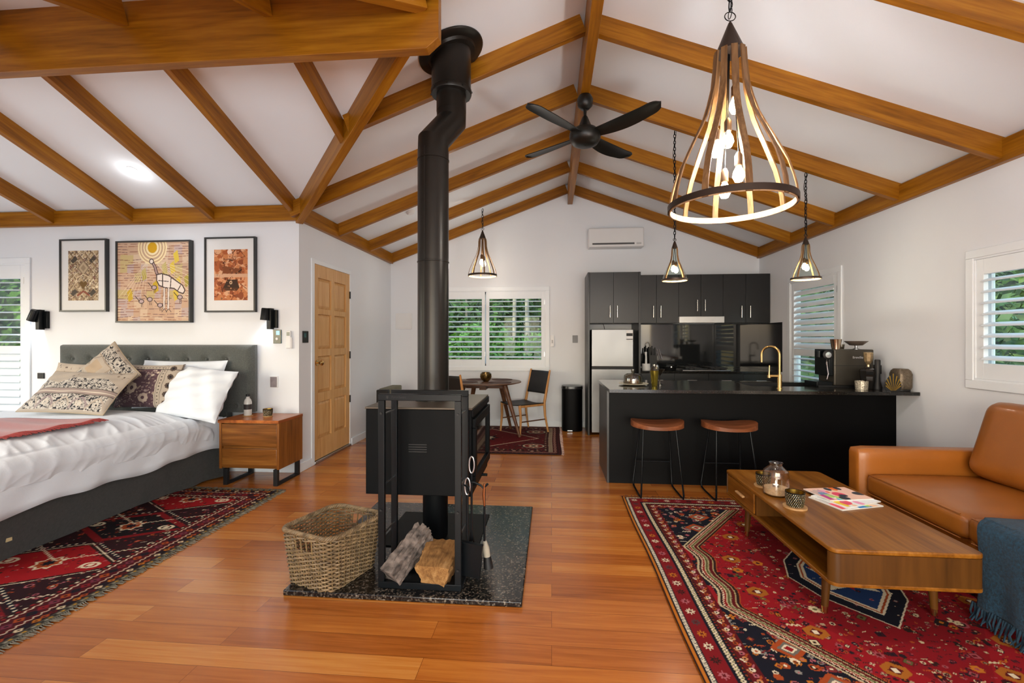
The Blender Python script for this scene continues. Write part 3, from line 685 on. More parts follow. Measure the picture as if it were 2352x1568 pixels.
motifs(cv, 300, inr, ['#d8c49a',OR,'#a04a50','#3a0a12',GRN,'#2b1510'], .014, .030, 22)
for sx in (-1,1):
    for sy in (-1,1):
        for (ax,ay) in ((.40,.50),(.52,.18),(.22,.72)):
            x = cxr+sx*ax; y = cyr+sy*ay
            cv.poly([(x-.05,y-.02),(x,y-.05),(x+.05,y-.02),(x+.05,y+.02),(x,y+.05),(x-.05,y+.02)],'#a8621c'); cv.dia(x,y,.030,.026,DRED); cv.rect(x-.012,x+.012,y-.012,y+.012,CREAM)
for k,(a,b,c) in enumerate(((.285,.44,CREAM),(.278,.43,NAVY),(.215,.34,CREAM),(.205,.325,RUST),(.195,.31,CREAM),(.18,.29,BLUE),(.12,.18,CREAM),(.08,.12,RED),(.04,.06,NAVY))):
    if k in (6,7): cv.star(cxr,cyr,b,c,4,.45,PI/4 if k==6 else 0)
    else: cv.poly([(cxr-a,cyr),(cxr-a*.75,cyr-b*.45),(cxr,cyr-b),(cxr+a*.75,cyr-b*.45),(cxr+a,cyr),(cxr+a*.75,cyr+b*.45),(cxr,cyr+b),(cxr-a*.75,cyr+b*.45)], c)
motifs(cv, 1400, lambda x,y: .21<abs(x-cxr)*.9+abs(y-cyr)*.58<.27 and abs(y-cyr)<.42, [CREAM,PINK,'#8f8a80'], .006, .012, 31)
motifs(cv, 900, lambda x,y: abs(x-cxr)*.9+abs(y-cyr)*.58<.17, [CREAM,PINK,RED,NAVY], .006, .013, 32)
border(cv, .185, .245, DRED, 'vine', [PINK,CREAM,RUST,'#c98a5a'], 1, .032)
border(cv, .172, .187, BRN, 'dot', [RED,RUST], 2, .02)
border(cv, .135, .172, NAVY, 'chain', ['#c9bd8d',CREAM], 3, .030)
border(cv, .128, .137, NAVY, 'none', [], 4)
border(cv, .052, .128, '#7e1218', 'star', [CREAM,OR,'#4a3a3a',CREAM,PINK,BRN], 5, .085)
border(cv, .022, .052, NAVY, 'chain', [CREAM,'#cfc6b0'], 6, .022)
border(cv, .008, .022, OR, 'none', [], 7)
border(cv, 0, .009, BRN, 'none', [], 8)
rug('persian_rug', 'large red Persian rug with dark navy corners under the walnut coffee table', cv, x0, y0, 'n', '#6a3020')
# -- bedside rug, right edge x=-2.36
w_, h_ = 1.25, 2.75; cv = Cv(w_, h_, .005, '#2a0a10'); x0, y0 = -3.61, 1.08
motifs(cv, 900, lambda x,y: True, [CREAM,PINK,NAVY,BRN,'#3a0a12',RUST], .008, .022, 41)
for k in range(5):
    y = .30+k*.54
    if k%2 == 0: cv.dia(w_/2,y,.46,.27,CREAM); cv.dia(w_/2,y,.45,.262,BRN); cv.dia(w_/2,y,.42,.24,'#9c0f16')
    else: cv.dia(w_/2,y,.46,.26,'#7e0c12'); cv.dia(w_/2,y,.38,.21,'#150d12')
    motifs(cv,160,lambda a,b,y=y:abs(a-w_/2)/.42+abs(b-y)/.24<1,['#d8c4a0',BRN,'#4a0a10',NAVY,RUST],.007,.016,200+k)
    cv.star(w_/2,y,.09,CREAM,8,.7); cv.star(w_/2,y,.07,RUST,8,.7); cv.star(w_/2,y,.04,NAVY,8,.6)
    for s_ in (-1,1):
        cv.disc(w_/2+s_*.27,y,.055,CREAM,r0=.035,asp=.7); cv.disc(w_/2+s_*.27,y,.02,CREAM)
        cv.zig((w_/2-.45*s_,y+.27),(w_/2,y+.27-.24),.008,.03,.007,CREAM)
        cv.path([(w_/2+s_*.05,y+.27),(w_/2+s_*.40,y+.27-.20)],.02,NAVY)
        for q in range(10): cv.dia(w_/2+s_*(.06+.034*q),y+.262-.019*q,.009,.012,CREAM)
motifs(cv, 1300, lambda x,y: True, ['#d8c4a0',PINK,BRN,RUST,NAVY,'#8a1018','#8a1018'], .006, .013, 42)
border(cv, .215, .245, BRN, 'dot', [CREAM,RED], 1, .03)
border(cv, .185, .215, DRED, 'zig', [CREAM], 2, .035)
border(cv, .120, .185, '#4a1016', 'dia', ['#8a1a20',NAVY,RUST,'#7a3040'], 3, .05)
border(cv, .090, .120, DRED, 'chain', ['#e8cfc0',CREAM], 4, .035)
border(cv, .040, .090, '#2a0e12', 'dia', [OR,NAVY,'#e2c9a0',DRED,RUST], 5, .036)
border(cv, .012, .040, '#4d483c', 'dot', ['#98917c','#2a2620','#b8892c'], 6, .018)
border(cv, 0, .013, '#6b6554', 'none', [], 8)
rug('runner_rug', 'red and black patterned rug lying half under the near side of the bed', cv, x0, y0, 'ne', '#7a7260')
# -- dining rug
w_, h_ = 2.0, 1.66; cv = Cv(w_, h_, .006, '#5b1014'); x0, y0 = -1.885, 5.285
motifs(cv, 500, lambda x,y: True, ['#8a7060',BRN,NAVY,'#3a0a12'], .010, .024, 51)
cv.dia(w_/2,h_/2,.72,.60,CREAM); cv.dia(w_/2,h_/2,.70,.58,'#6e1216'); cv.star(w_/2,h_/2,.2,NAVY,8,.6); cv.star(w_/2,h_/2,.13,CREAM,8,.6)
for sx in (-1,1):
    for yy in (.40,h_-.40):
        x = w_/2+sx*.66; cv.disc(x,yy,.15,NAVY,asp=.9); cv.disc(x,yy,.135,'#cbb496',asp=.8); cv.disc(x,yy,.115,'#7a1a18',asp=.8); cv.star(x,yy,.08,'#d0b89a',8,.6); cv.disc(x,yy,.03,BRN)
motifs(cv, 260, lambda x,y: True, ['#a08068',BRN,'#7a2a20'], .007, .014, 52)
border(cv, .17, .21, BRN, 'dot', ['#c9a890','#7a2a20'], 1, .05)
border(cv, .10, .17, '#3a1012', 'dia', ['#c8a48c','#6e2020','#8a6048'], 2, .07)
cv.rect(w_-.155,w_-.105,.06,h_-.06,'#b59c80')
for k in range(44): cv.rect(w_-.150,w_-.112,.08+k*.034,.092+k*.034,BRN)
border(cv, .05, .10, '#521014', 'chain', ['#a07868','#a07868'], 3, .05)
border(cv, 0, .05, '#2b0d0f', 'dot', ['#5a1a18'], 4, .05)
rug('dining_rug', 'dark maroon patterned rug under the round dining table', cv, x0, y0, 'e', '#c9a898')
# ============================================================ bed
bx0, bx1, by0, by1 = -5.02, -3.17, 2.12, 4.20
bed = thing('bed', 'wide bed with a grey tufted headboard and dark quilted valance', 'bed', ((bx0+bx1)/2,3.2,0))
vm = MB(); P = []
def valrow(z, k):
    pts = []; n = 70
    path_ = [(bx0+.02,by0)]+[(bx0+.02+(bx1-bx0-.04)*i/20,by0) for i in range(1,20)]+[(bx1-.02,by0+(by1-by0)*i/90) for i in range(91)]
    for i,(x,y) in enumerate(path_):
        f = max(0,(y-3.35)/.85); wv_ = .022*math.sin(y*17)*f+.006*math.sin(y*5); o = (-.085+.04*0)*k*(1-f*.6)+wv_*(.4+k)
        if i < 20: pts.append(Vector((x,y+.03*k,z)))
        else: pts.append(Vector((x+o+(.03*k*f),y,z)))
    return pts
rows_ = [valrow(.345,0),valrow(.25,.25),valrow(.15,.55),valrow(.07,.8),valrow(.016,1)]
vm.grid(rows_, len(rows_), len(rows_[0])); mk('valance', vm, W['valance'], bed)
tg = MB(); tg.box(-3.245,-3.238,2.44,2.47,.13,.22); mk('label_tab', tg, mat('cream_tab','#cdb98a',.8), bed)
mk('bed_base', MB().box(bx0+.12,bx1-.12,by0+.12,by1,.06,.34), W['valance'], bed)
mt = MB(); mt.soft(bx1-bx0,by1-by0,.27,.06,8,.01,T(((bx0+bx1)/2,(by0+by1)/2,.475))); mk('mattress', mt, W['linen'], bed, merge=True)
# loose sheet hem hanging over the mattress side
sm = MB(); rws = []
for k in range(7):
    z = .585-.045*k-.0; row = []
    for i in range(140):
        y = by0+(by1-by0-.02)*i/139; n_ = .010*math.sin(y*9+k*.3)+.006*math.sin(y*23+k); row.append(Vector((bx1+.010+n_*(k/6)+.004*k, y, z-(.012*math.sin(y*6.3)+.008*math.sin(y*14))*(k/6)+(.03*math.sin((y-3.0)*2)*(k/6)*0))))
    rws.append(row)
sm.grid(rws,7,140); sh_ = mk('fitted_sheet', sm, W['linen'], bed); so = sh_.modifiers.new('s','SOLIDIFY'); so.thickness = .004
# headboard with tufting
HX0, HX1, HY, HZ0, HZ1 = -5.07, -2.955, 4.345, .615, 1.285
nx, nz = 180, 84; P = []; btn = []
for j in range(5):
    z = 1.14-.155*j; off = .105 if j%2 else 0
    x = HX0+.155+off
    while x < HX1-.12: btn.append((x,z)); x += .21
for i in range(nx+1):
    row = []
    for j in range(nz+1):
        x = HX0+(HX1-HX0)*i/nx; z = HZ0+(HZ1-HZ0)*j/nz; ex = min(x-HX0,HX1-x,HZ1-z); edge = min(1,max(0,ex/.06)); prof = math.sqrt(max(0,1-(1-edge)**2))
        dent = 0
        for bx_,bz_ in btn:
            d2 = (x-bx_)**2+(z-bz_)**2
            if d2 < .03: dent += .026*math.exp(-d2/.0010)+.014*math.exp(-d2/.006)
        row.append(Vector((x,HY-.035-.055*prof+min(dent,.038),z)))
    P.append(row)
hb = MB().grid(P,nx+1,nz+1); hb.box(HX0+.001,HX1-.001,HY-.036,HY,HZ0,HZ1-.001); hbo = mk('headboard', hb, W['grey'], bed)
mk('headboard_panel', MB().box(bx0+.1,bx1-.05,4.27,4.34,.05,.614), W['grey'], bed)
bb = MB()
for bx_,bz_ in btn: bb.lathe([(0,.006),(.008,.004),(.011,0)],n=10,M=T((bx_,HY-.072,bz_))@R(90,'X'))
mk('buttons', bb, W['grey'], hbo)

# duvet
nu, nv = 150, 190; P = []; rg = random.Random(5)
ph = [rg.uniform(0,6) for _ in range(12)]
ZT = .685
for i in range(nu):
    y = by0-.10+(3.99-(by0-.10))*i/(nu-1); yy = (y-(by0-.10))/(3.99-(by0-.10)); row = []
    rear = max(0,(yy-.90)/.10); foot = max(0,1-yy/.09)
    for j in range(nv):
        t = j/(nv-1)                       # across, left to right then down the side
        L1 = bx1-.10-(bx0-.05); Ld = .30; s_ = t*(L1+Ld)
        q1 = math.sin(y*10.5+s_*5.2+1.3*math.sin(y*3+s_*2)+ph[0]); q2 = math.sin(y*19+s_*9.5+1.6*math.sin(y*5-s_*3)+ph[3]); q3 = math.sin(y*27+s_*15+1.2*math.sin(y*7-s_*4)+ph[4]); wr = .008*(1-abs(q1))**2.2+.008*(1-abs(q2))**2.6+.005*(1-abs(q3))**2+.004*math.sin(y*9+s_*3+ph[1])-.007
        if s_ <= L1:
            x = bx0-.05+s_; e_ = max(0,1-(L1-s_)/.38); z = ZT-.055*e_*e_+wr*(.12+1.3*e_*(2-e_)*.8)+.012*math.sin(x*3+y*2)
        else:
            q = (s_-L1)/Ld; a = min(1,q/.55)*PI/2; x = bx1-.10+.135*math.sin(a)+.030*max(0,q-.55)*-1+.9*wr*q+.004*math.sin(y*21+ph[5])*q; z = ZT-.055-.105*(1-math.cos(a))-.085*max(0,q-.55)/.45+wr*.35
            z += .02*math.sin(y*3.2)*q
        z -= .09*rear**2; z -= .26*foot**1.5; y_ = y+.02*math.sin(x*6)*rear
        row.append(Vector((x,y_,z)))
    P.append(row)
dv = MB().grid(P,nu,nv,flip=True); do = mk('duvet', dv, W['linen'], None); m_ = do.modifiers.new('s','SOLIDIFY'); m_.thickness = .035; m_.offset = -1; do.modifiers.new('b','SUBSURF').levels = 0
tag(do, 'puffy white duvet spread over the bed', 'duvet')

# pillows and cushions
def pillow(name, label, cat, w, h, t, c, yaw=0, tilt=15, spin=0, cv=None, material=None, wr=.004, group=None, seed=1, fringe=None, pipe=None):
    root = thing(name, label, cat, c, 0, group); M = T(c) @ R(yaw,'Z') @ R(90-tilt,'X') @ R(spin,'Z'); r = random.Random(seed); p_ = [r.uniform(0,6) for _ in range(6)]
    def surf(u, v, sgn):     # u, v in -1..1 (numpy)
        th = t/2*np.power(np.maximum(0,1-np.abs(u)**2.6),.55)*np.power(np.maximum(0,1-np.abs(v)**2.6),.55)
        pin = 1-.055*(1-np.abs(v)**2)*np.abs(u)**3; pin2 = 1-.055*(1-np.abs(u)**2)*np.abs(v)**3
        x = u*w/2*pin; y = v*h/2*pin2; z = sgn*(th+wr*np.sin(u*9+p_[0]+v*4)*np.minimum(1,th/.02)+wr*.7*np.sin(v*15-u*6+p_[1])*np.minimum(1,th/.02))
        y = y-.02*(1-v)*0
        return x, y, z
    A = np.array(M)
    def tr(x,y,z): return tuple(A[k,0]*x+A[k,1]*y+A[k,2]*z+A[k,3] for k in range(3))
    if cv is None: cv = Cv(w,h,w/70,'#e9e9ea')
    painted('cover' if material is None else 'pillow_front', cv, material or W['cloth'], root, lambda X,Y: tr(*surf(X/cv.w*2-1, Y/cv.h*2-1, 1)))
    bk_ = Cv(w,h,w/40,'#b5a690' if material is None else '#e9e9ea')
    o = painted('backing' if material is None else 'pillow_back', bk_, material or W['cloth'], root, lambda X,Y: tr(*surf(X/bk_.w*2-1, Y/bk_.h*2-1, -1)))
    if pipe:
        n = 60; pts = []
        for a,b in ((( -1,-1),(1,-1)),((1,-1),(1,1)),((1,1),(-1,1)),((-1,1),(-1,-1))):
            for i in range(n):
                u = a[0]+(b[0]-a[0])*i/n; v = a[1]+(b[1]-a[1])*i/n; x,y,z = surf(np.array(u),np.array(v),1); pts.append(M @ Vector((float(x),float(y),0)))
        mk('piping', MB().tube(pts,.005,6,closed=True), W[pipe] if pipe in W else pipe, root)
    if fringe:
        f = MB()
        for i in range(90):
            v = -1+2*i/89; x,y,z = surf(np.array(1.0),np.array(v),1); a = Vector((float(x),float(y),0)); f.tube([M@a, M@(a+Vector((.022,r.uniform(-.004,.004),r.uniform(-.004,.004))))],[.0025,.0015],4)
        mk('fringe', f, fringe, root)
    return root
pillow('pillow','white pillow at the back against the headboard', 'pillow', .86,.48,.17,(-3.60,4.13,.905),2,18,0,material=W['linen'],wr=.006,seed=3)
pillow('pillow','plump white pillow leaning in front, nearest the nightstand', 'pillow', .66,.50,.18,(-3.27,3.94,.845),-4,26,-6,material=W['linen'],wr=.009,seed=4)
TAN='#b5a797'; INK='#25242a'; MAUV='#8b7680'; PLUM='#574047'
c1 = Cv(.62,.46,.003,TAN); r = random.Random(9)
c1.rect(0,.44,.0,.40,PLUM); motifs(c1,420,lambda x,y:x<.44 and y<.39,['#c9b6a2','#a08c86','#7a6068'],.005,.014,61); c1.flower(.2,.2,.06,'#c9b6a2',PLUM,8); c1.flower(.34,.1,.05,'#b7a494',PLUM,8)
for x in (.455,.50): c1.rect(x,x+.004,0,.46,INK)
c1.rect(.0,.62,.395,.40,INK)
for k in range(14): c1.disc(.478,.02+k*.033,.006,'#4b4038'); c1.disc(.02+.033*k,.418,.006,'#4b4038')
for k in range(5): c1.flower(.555,.05+k*.09,.030,'#54463e',TAN,8); c1.disc(.555,.05+k*.09,.012,INK)
pillow('cushion','rectangular fringed cushion with plum floral centre, beside the white pillows','cushion',.62,.42,.13,(-3.78,3.97,.90),-2,17,0,cv=c1,fringe=mat('fringe_brown','#5a4a3e',.9),seed=5)
c0 = Cv(.55,.42,.004,'#c4b3a0'); motifs(c0,120,lambda x,y:True,['#8d7f74','#a89884','#6f6258'],.005,.012,71)
pillow('cushion','plain looking beige cushion at the back left, mostly hidden','cushion',.52,.42,.12,(-4.62,4.06,.90),3,16,-2,cv=c0,seed=6)
def lacy(cv, x0,x1,y0,y1, seed, dens=1.0, dark=INK, light='#cdc3b6'):
    cv.rect(x0,x1,y0,y1,dark); r = random.Random(seed); n = int((x1-x0)*(y1-y0)*9000*dens)
    for _ in range(n):
        x = r.uniform(x0,x1); y = r.uniform(y0,y1); q = r.uniform(.004,.010); cv.disc(x,y,q,light,r0=q*.5) if r.random()<.6 else cv.disc(x,y,q*.6,light)
c2 = Cv(.52,.52,.0028,TAN); lacy(c2,.30,.47,.03,.50,3,1.0); lacy(c2,.03,.47,.03,.14,4,1.0)
c2.rect(.285,.297,.15,.52,'#9d8d7c'); c2.rect(.03,.285,.15,.156,'#9d8d7c'); motifs(c2,60,lambda x,y:x<.27 and y>.18,['#7a6c60','#a4927c'],.006,.014,72); c2.path([(.05,.3),(.12,.42),(.2,.36),(.26,.48)],.006,'#6d6056'); c2.rect(.08,.22,.18,.32,'#b59f86'); lacy(c2,.03,.49,.375,.49,8,1.0); c2.rect(.03,.49,.36,.372,'#9d8d7c')
pillow('cushion','square patterned cushion standing on its corner, highest on the bed','cushion',.47,.47,.12,(-4.11,3.86,1.005),4,20,-43,cv=c2,pipe='beige',seed=7)
c3 = Cv(.78,.48,.0028,TAN); lacy(c3,.03,.75,.02,.17,5,1.0); lacy(c3,.03,.75,.24,.36,6,1.0)
for k in range(5):
    X_ = .09+.15*k; q = .050 if k%2 else .036; c3.path([(X_-.08,.03),(X_-.05,.10),(X_,.145),(X_+.05,.10),(X_+.08,.03)],.016,'#9c8a88' if k%2 else '#b5a595'); c3.disc(X_,.08,q*.55,'#cdbfae',r0=q*.3)
c3.poly([(.0,.36),(.2,.30),(.40,.40),(.6,.37),(.78,.28),(.78,.48),(0,.48)],'#b3a595'); c3.rect(0,.78,.175,.235,'#a08d84'); c3.rect(0,.78,.198,.205,'#d9cbb6'); c3.rect(0,.78,.172,.178,'#3a332f'); c3.rect(0,.78,.232,.237,'#3a332f')
motifs(c3,60,lambda x,y:y>.38,['#7b6c60','#8f7d6c'],.006,.012,73)
pillow('cushion','large oblong patterned cushion lying at the front of the heap','cushion',.80,.45,.13,(-4.15,3.66,.875),2,44,-2,cv=c3,pipe='beige',seed=8)

# throw blanket with fringe
nu_, nv_ = 70, 40; P = []
def tz(x,y):
    e_ = max(0,1-(bx1-.10-x)/.38); return ZT-.055*e_*e_+.03
for i in range(nu_):
    x = -4.9+1.36*i/(nu_-1); row = []
    for j in range(nv_):
        y = 2.60+.68*j/(nv_-1)+.05*(x+3.6); row.append(Vector((x,y,tz(x,y)+.006*math.sin(y*25+x*3)+.008*math.sin(x*7))))
    P.append(row)
redw = mat('red_wool_throw','#963a38',.9,var=.14,vs=60,bmp=.3,bs=300,sheen=.3)
tr_ = thing('throw_blanket','brick red fringed throw laid across the duvet at the left edge','blanket',(-4.2,2.95,.71))
to = mk('woven_cloth', MB().grid(P,nu_,nv_), redw, tr_); to.modifiers.new('s','SOLIDIFY').thickness = .008
f = MB(); rg = random.Random(8)
for k in range(150):
    v = k/149; i = nu_-1; y = 2.60+.68*v+.05*(.06); x = -3.54; z = tz(x,y)+.006*math.sin(y*25+x*3)+.008*math.sin(x*7); L = rg.uniform(.05,.085); dy = rg.uniform(-.02,.02)
    f.tube([(x-.004,y,z),(x+L*.5,y+dy*.5,tz(x+L*.5,y)+.006),(x+L,y+dy,tz(x+L,y)+.004)],[.004,.0035,.002],5)
for k in range(230):
    x = -4.9+1.36*k/229; y = 2.60+.05*(x+3.6); z = tz(x,y)+.01; L = rg.uniform(.05,.09); dx = rg.uniform(-.02,.02)
    f.tube([(x,y+.003,z),(x+dx*.5,y-L*.5,z-.006),(x+dx,y-L,z-.012)],[.004,.0035,.002],5)
mk('fringe', f, mat('red_fringe','#8c3430',.9,var=.25,vs=60), tr_)

# ---- nightstand
ns = thing('nightstand','two drawer acacia nightstand on black metal sled legs beside the pine door wall','nightstand',(-2.81,4.15,0))
x0,x1,y0,y1,z0,z1 = -3.055,-2.475,3.945,4.34,.15,.60
mk('tabletop', MB().box(x0-.006,x1+.004,y0-.012,y1,z1-.028,z1), W['acac_y'], ns, bevel=.003)
mk('side_panel', MB().box(x1-.022,x1,y0,y1,z0,z1-.028), W['acac_z'], ns, bevel=.002)
mk('side_panel', MB().box(x0,x0+.022,y0,y1,z0,z1-.028), W['acac_z'], ns, bevel=.002)
mk('carcass', MB().box(x0+.022,x1-.022,y0+.03,y1,z0,z1-.028), W['acac_x'], ns)
for a,b in ((z0+.012,z0+.185),(z0+.205,z1-.040)): mk('drawer', MB().box(x0+.024,x1-.024,y0+.004,y0+.03,a,b), W['acac_x'], ns, bevel=.004)
for x in (x0+.06,x1-.035):
    g = MB(); g.box(x-.02,x+.02,y0+.0,y0+.03,0,z0); g.box(x-.02,x+.02,y1-.05,y1-.02,0,z0); g.box(x-.02,x+.02,y0+.03,y1-.05,0,.02); mk('sled_leg', g, W['blackm'], ns, bevel=.001)
bo = thing('bottle','clear bottle with black cap and dark label on the nightstand','bottle',(-2.925,4.16,.601))
mk('coaster', MB().cyl((-2.925,4.16,.6005),(-2.925,4.16,.607),.045,n=32), W['cork'], bo)
mk('bottle_body', MB().lathe([(.001,0),(.033,0),(.035,.01),(.035,.125),(.028,.150),(.016,.165),(.015,.185)],(-2.925,4.16,.6075),32), mat('milky_bottle','#c9c6c0',.15,var=.03), bo)
mk('bottle_label', MB().cyl((-2.925,4.16,.665),(-2.925,4.16,.715),.0356,n=32), mat('dark_label','#2a2422',.6,var=.5,vs=80), bo)
mk('bottle_cap', MB().cyl((-2.925,4.16,.788),(-2.925,4.16,.812),.018,n=24), W['blackm'], bo)
def cup_pattern(M, r, h, c1='#14110d', c2='#c8b27a', n=60, res=.0009, r1=None):
    cv = Cv(2*PI*r, h, res, c1); rr_ = random.Random(3); hh = .0095
    for j in range(int(h/hh)):
        for i in range(int(2*PI*r/.011)):
            x = (i+.5*(j%2))*.011+rr_.uniform(-.001,.001); cv.poly([(x-.0024,j*hh+.0018),(x+.0016,j*hh+.0012),(x+.0024,j*hh+hh*.62),(x-.0014,j*hh+hh*.55)],'#efe4c4' if rr_.random()<.4 else c2)
    return cv
def lace_cup(root, c, r, h, label=None, r0=None):
    cv = cup_pattern(None, r, h); r0 = r0 or r*.82
    mk('cup_liner', MB().lathe([(0,.004),(r0-.006,.004),(r0-.003,h*.3),(r-.006,h*.6),(r-.004,h),(r-.003,h),(r0-.004,.002),(0,.002)],c,36), W['gold'], root)
    def fn(X,Y):
        a = X/r; q = r0+(r-r0)*np.minimum(1,Y/h*1.6)**.7; return c[0]+q*np.cos(a), c[1]+q*np.sin(a), c[2]+.002+Y
    painted('pierced_sleeve', cv, W['print'], root, fn)
cu = thing('candle_cup','small pierced black and gold candle cup on the nightstand','candle holder',(-2.715,4.15,.601))
mk('coaster', MB().cyl((-2.715,4.15,.6005),(-2.715,4.15,.607),.042,n=32), W['cork'], cu); lace_cup(cu,(-2.715,4.15,.607),.044,.065)

# ---- pictures
def picture(label, x0, x1, z0, z1, art, mg, cv, y=YB-.040):
    p = thing('framed_picture', label, 'picture', ((x0+x1)/2,YB-.02,(z0+z1)/2))
    mk('frame', MB().ring(x0,x1,z0,z1,.016,y,YB-.001), mat('black_frame_lacquer','#2e2f2f',.35,var=.1), p, bevel=.001)
    mk('mount_board', MB().box(x0+.016,x1-.016,y+.012,y+.016,z0+.016,z1-.016), mat('white_mount','#e2e2e0',.7,var=.01), p)
    a0,a1,b0,b1 = mg
    painted('art_print', cv, W['print'], p, lambda X,Y: (a0+X/cv.w*(a1-a0), y+.0112+0*X, b0+Y/cv.h*(b1-b0)))
    return p
fx = (-5.135,-4.60,1.628,2.385)
cA = Cv(.41,.53,.003,'#b8a07c')
for k in range(-6,12):
    for w_,c_,o_ in ((.020,'#8e7658',0),(.006,'#dccdb0',.02)):
        cA.line((k*.10+o_,0),(k*.10+.53+o_,.53),w_,c_); cA.line((k*.10+o_,.53),(k*.10+.53+o_,0),w_,c_)
motifs(cA,420,lambda x,y:True,['#d9c8a6','#7a6650','#a58f6f','#9a7a6a','#efe2c4'],.006,.016,81)
cA.dia(.205,.345,.085,.085,'#8c7a62'); cA.dia(.205,.345,.065,.065,'#baa586'); cA.dia(.205,.345,.035,.035,'#9b876c')
for x in (.08,.33):
    for y in (.09,.44): cA.poly([(x-.05,y-.02),(x-.01,y-.045),(x+.05,y),(x+.01,y+.035)],'#4a4238'); motifs(cA,12,lambda a,b,x=x,y=y:abs(a-x)<.04 and abs(b-y)<.03,['#b9a680'],.004,.008,82)
cA.poly([(.15,.18),(.205,.12),(.26,.18),(.235,.21),(.205,.19),(.175,.21)],'#6b5020'); cA.path([(.12,.05),(.205,.10),(.29,.05)],.018,'#8b4a34'); cA.path([(.09,.17),(.12,.24),(.2,.28),(.30,.24),(.33,.17)],.006,'#efe0b8')
picture('portrait picture in black frame with beige geometric print, left of the three above the bed', fx[0],fx[1],fx[2],fx[3], None, (-5.040,-4.695,1.745,2.265), cA)
cB = Cv(.84,.80,.003,'#cfb096'); r = random.Random(12)
for i in range(11):
    for j in range(9):
        x = i*.08+r.uniform(-.01,.01); y = j*.09+r.uniform(-.01,.01); c_ = r.choice(['#cfae92','#c8a68a','#d4ba9e','#c0aaa2','#c6b07c','#c4a286']); cB.poly([(x-.05,y-.05),(x+.05,y-.04),(x+.045,y+.05),(x-.045,y+.045)],c_)
for j in range(30):
    y = .015+j*.0265; x = 0
    while x < .84:
        L = r.uniform(.06,.16); 
        if r.random() < .82: cB.line((x,y+r.uniform(-.004,.004)),(x+L,y+r.uniform(-.006,.006)),.005,r.choice(['#7d4a3a','#8f5a44','#6e4a52','#a4644a']))
        x += L+r.uniform(.01,.04)
for k in range(9):
    x = r.uniform(.05,.8); y = r.uniform(.02,.6); cB.poly([(x,y),(x+.05,y+.03),(x+.03,y+.14),(x-.02,y+.10)],r.choice(['#c9a82c','#d8bd4a','#b0a04a']))
for k in range(7): cB.line((.42+k*.004,.62),(.84,.20+k*.05),.004,'#ead9b8'); cB.line((.36,.62),(.02+k*.05,.25),.003,'#ead9b8')
for q,c_ in ((.17,'#efdcae'),(.155,'#c8a884'),(.14,'#efdcae'),(.125,'#c2a488'),(.105,'#efdcae'),(.09,'#c8a884'),(.075,'#f0dfb4'),(.055,'#cf9f1e')): cB.disc(.41,.745,q,c_)
DK = '#4a3a36'; WH = '#e9ddd2'
cB.path([(.41,.60),(.44,.55),(.455,.50),(.475,.46)],.034,DK); cB.path([(.41,.60),(.44,.55),(.455,.50),(.475,.46)],.016,'#b09490'); cB.disc(.40,.605,.028,DK); cB.disc(.40,.605,.019,WH)
bpts = [(.46,.47),(.52,.48),(.60,.46),(.68,.41),(.76,.36),(.79,.31),(.77,.275),(.72,.29),(.66,.33),(.56,.335),(.49,.36),(.46,.41)]
cB.poly(bpts,WH); cB.path(bpts,.012,DK,closed=True); cB.line((.53,.34),(.53,.475),.012,DK); cB.line((.62,.335),(.63,.445),.010,DK); cB.line((.70,.30),(.74,.36),.010,DK); cB.line((.48,.41),(.60,.40),.008,DK)
for x in (.55,.60): cB.line((x,.335),(x-.005,.12),.016,WH); cB.line((x-.01,.335),(x-.015,.12),.004,DK); cB.line((x+.01,.335),(x+.005,.12),.004,DK); cB.line((x-.03,.09),(x,.125),.006,DK); cB.line((x+.03,.09),(x,.125),.006,DK)
for (x,y) in ((.43,.34),(.38,.22),(.28,.20),(.50,.16),(.73,.24)):
    cB.disc(x,y,.034,DK,asp=.7); cB.disc(x,y,.025,'#bfa8a8',asp=.65); cB.line((x-.02,y),(x-.07,y+.05),.008,DK); cB.line((x,y-.02),(x,y-.06),.005,DK); cB.line((x+.015,y-.02),(x+.018,y-.06),.005,DK)
picture('square framed dot-style painting of a large bird under a yellow sun, centre above the bed', -4.485,-3.660,1.512,2.352, None, (-4.469,-3.676,1.528,2.336), cB, YB-.050)
cC = Cv(.41,.53,.003,'#b8683c'); r = random.Random(14)
for _ in range(260):
    x = r.uniform(0,.41); y = r.uniform(0,.53); cC.disc(x,y,r.uniform(.01,.045),r.choice(['#c27a4a','#a85a30','#d69468','#b0643c','#d9a47c','#8e4a28']),asp=r.uniform(.5,1.6))
for k in range(26):
    x = r.uniform(0,.41); y = r.uniform(0,.53); a = r.uniform(0,3.1); L = r.uniform(.03,.1); cC.line((x,y),(x+L*math.cos(a),y+L*math.sin(a)),r.uniform(.004,.010),r.choice(['#4a2412','#5c3018','#38200f']))
cC.poly([(.11,.13),(.31,.13),(.28,.215),(.16,.215)],'#3f2a1c'); cC.poly([(.15,.10),(.28,.10),(.31,.13),(.12,.13)],'#54341e'); cC.disc(.205,.185,.018,'#d8b48c'); cC.disc(.205,.185,.009,'#5a3018'); cC.poly([(.10,.28),(.34,.28),(.34,.35),(.30,.33),(.12,.36)],'#7c4424'); cC.line((.26,.27),(.34,.32),.014,'#3a2010'); cC.path([(.13,.42),(.18,.43),(.26,.42)],.012,'#8a5a40'); cC.disc(.19,.505,.028,'#ecd0bc'); cC.rect(.0,.41,.24,.275,'#d2a482')
motifs(cC,120,lambda x,y:True,['#e0b088','#6a3418','#c98a5c'],.004,.010,83)
picture('portrait picture in black frame with rusty orange photograph, right of the three above the bed', -3.515,-2.970,1.615,2.375, None, (-3.415,-3.005-.05,1.735,2.250), cC)

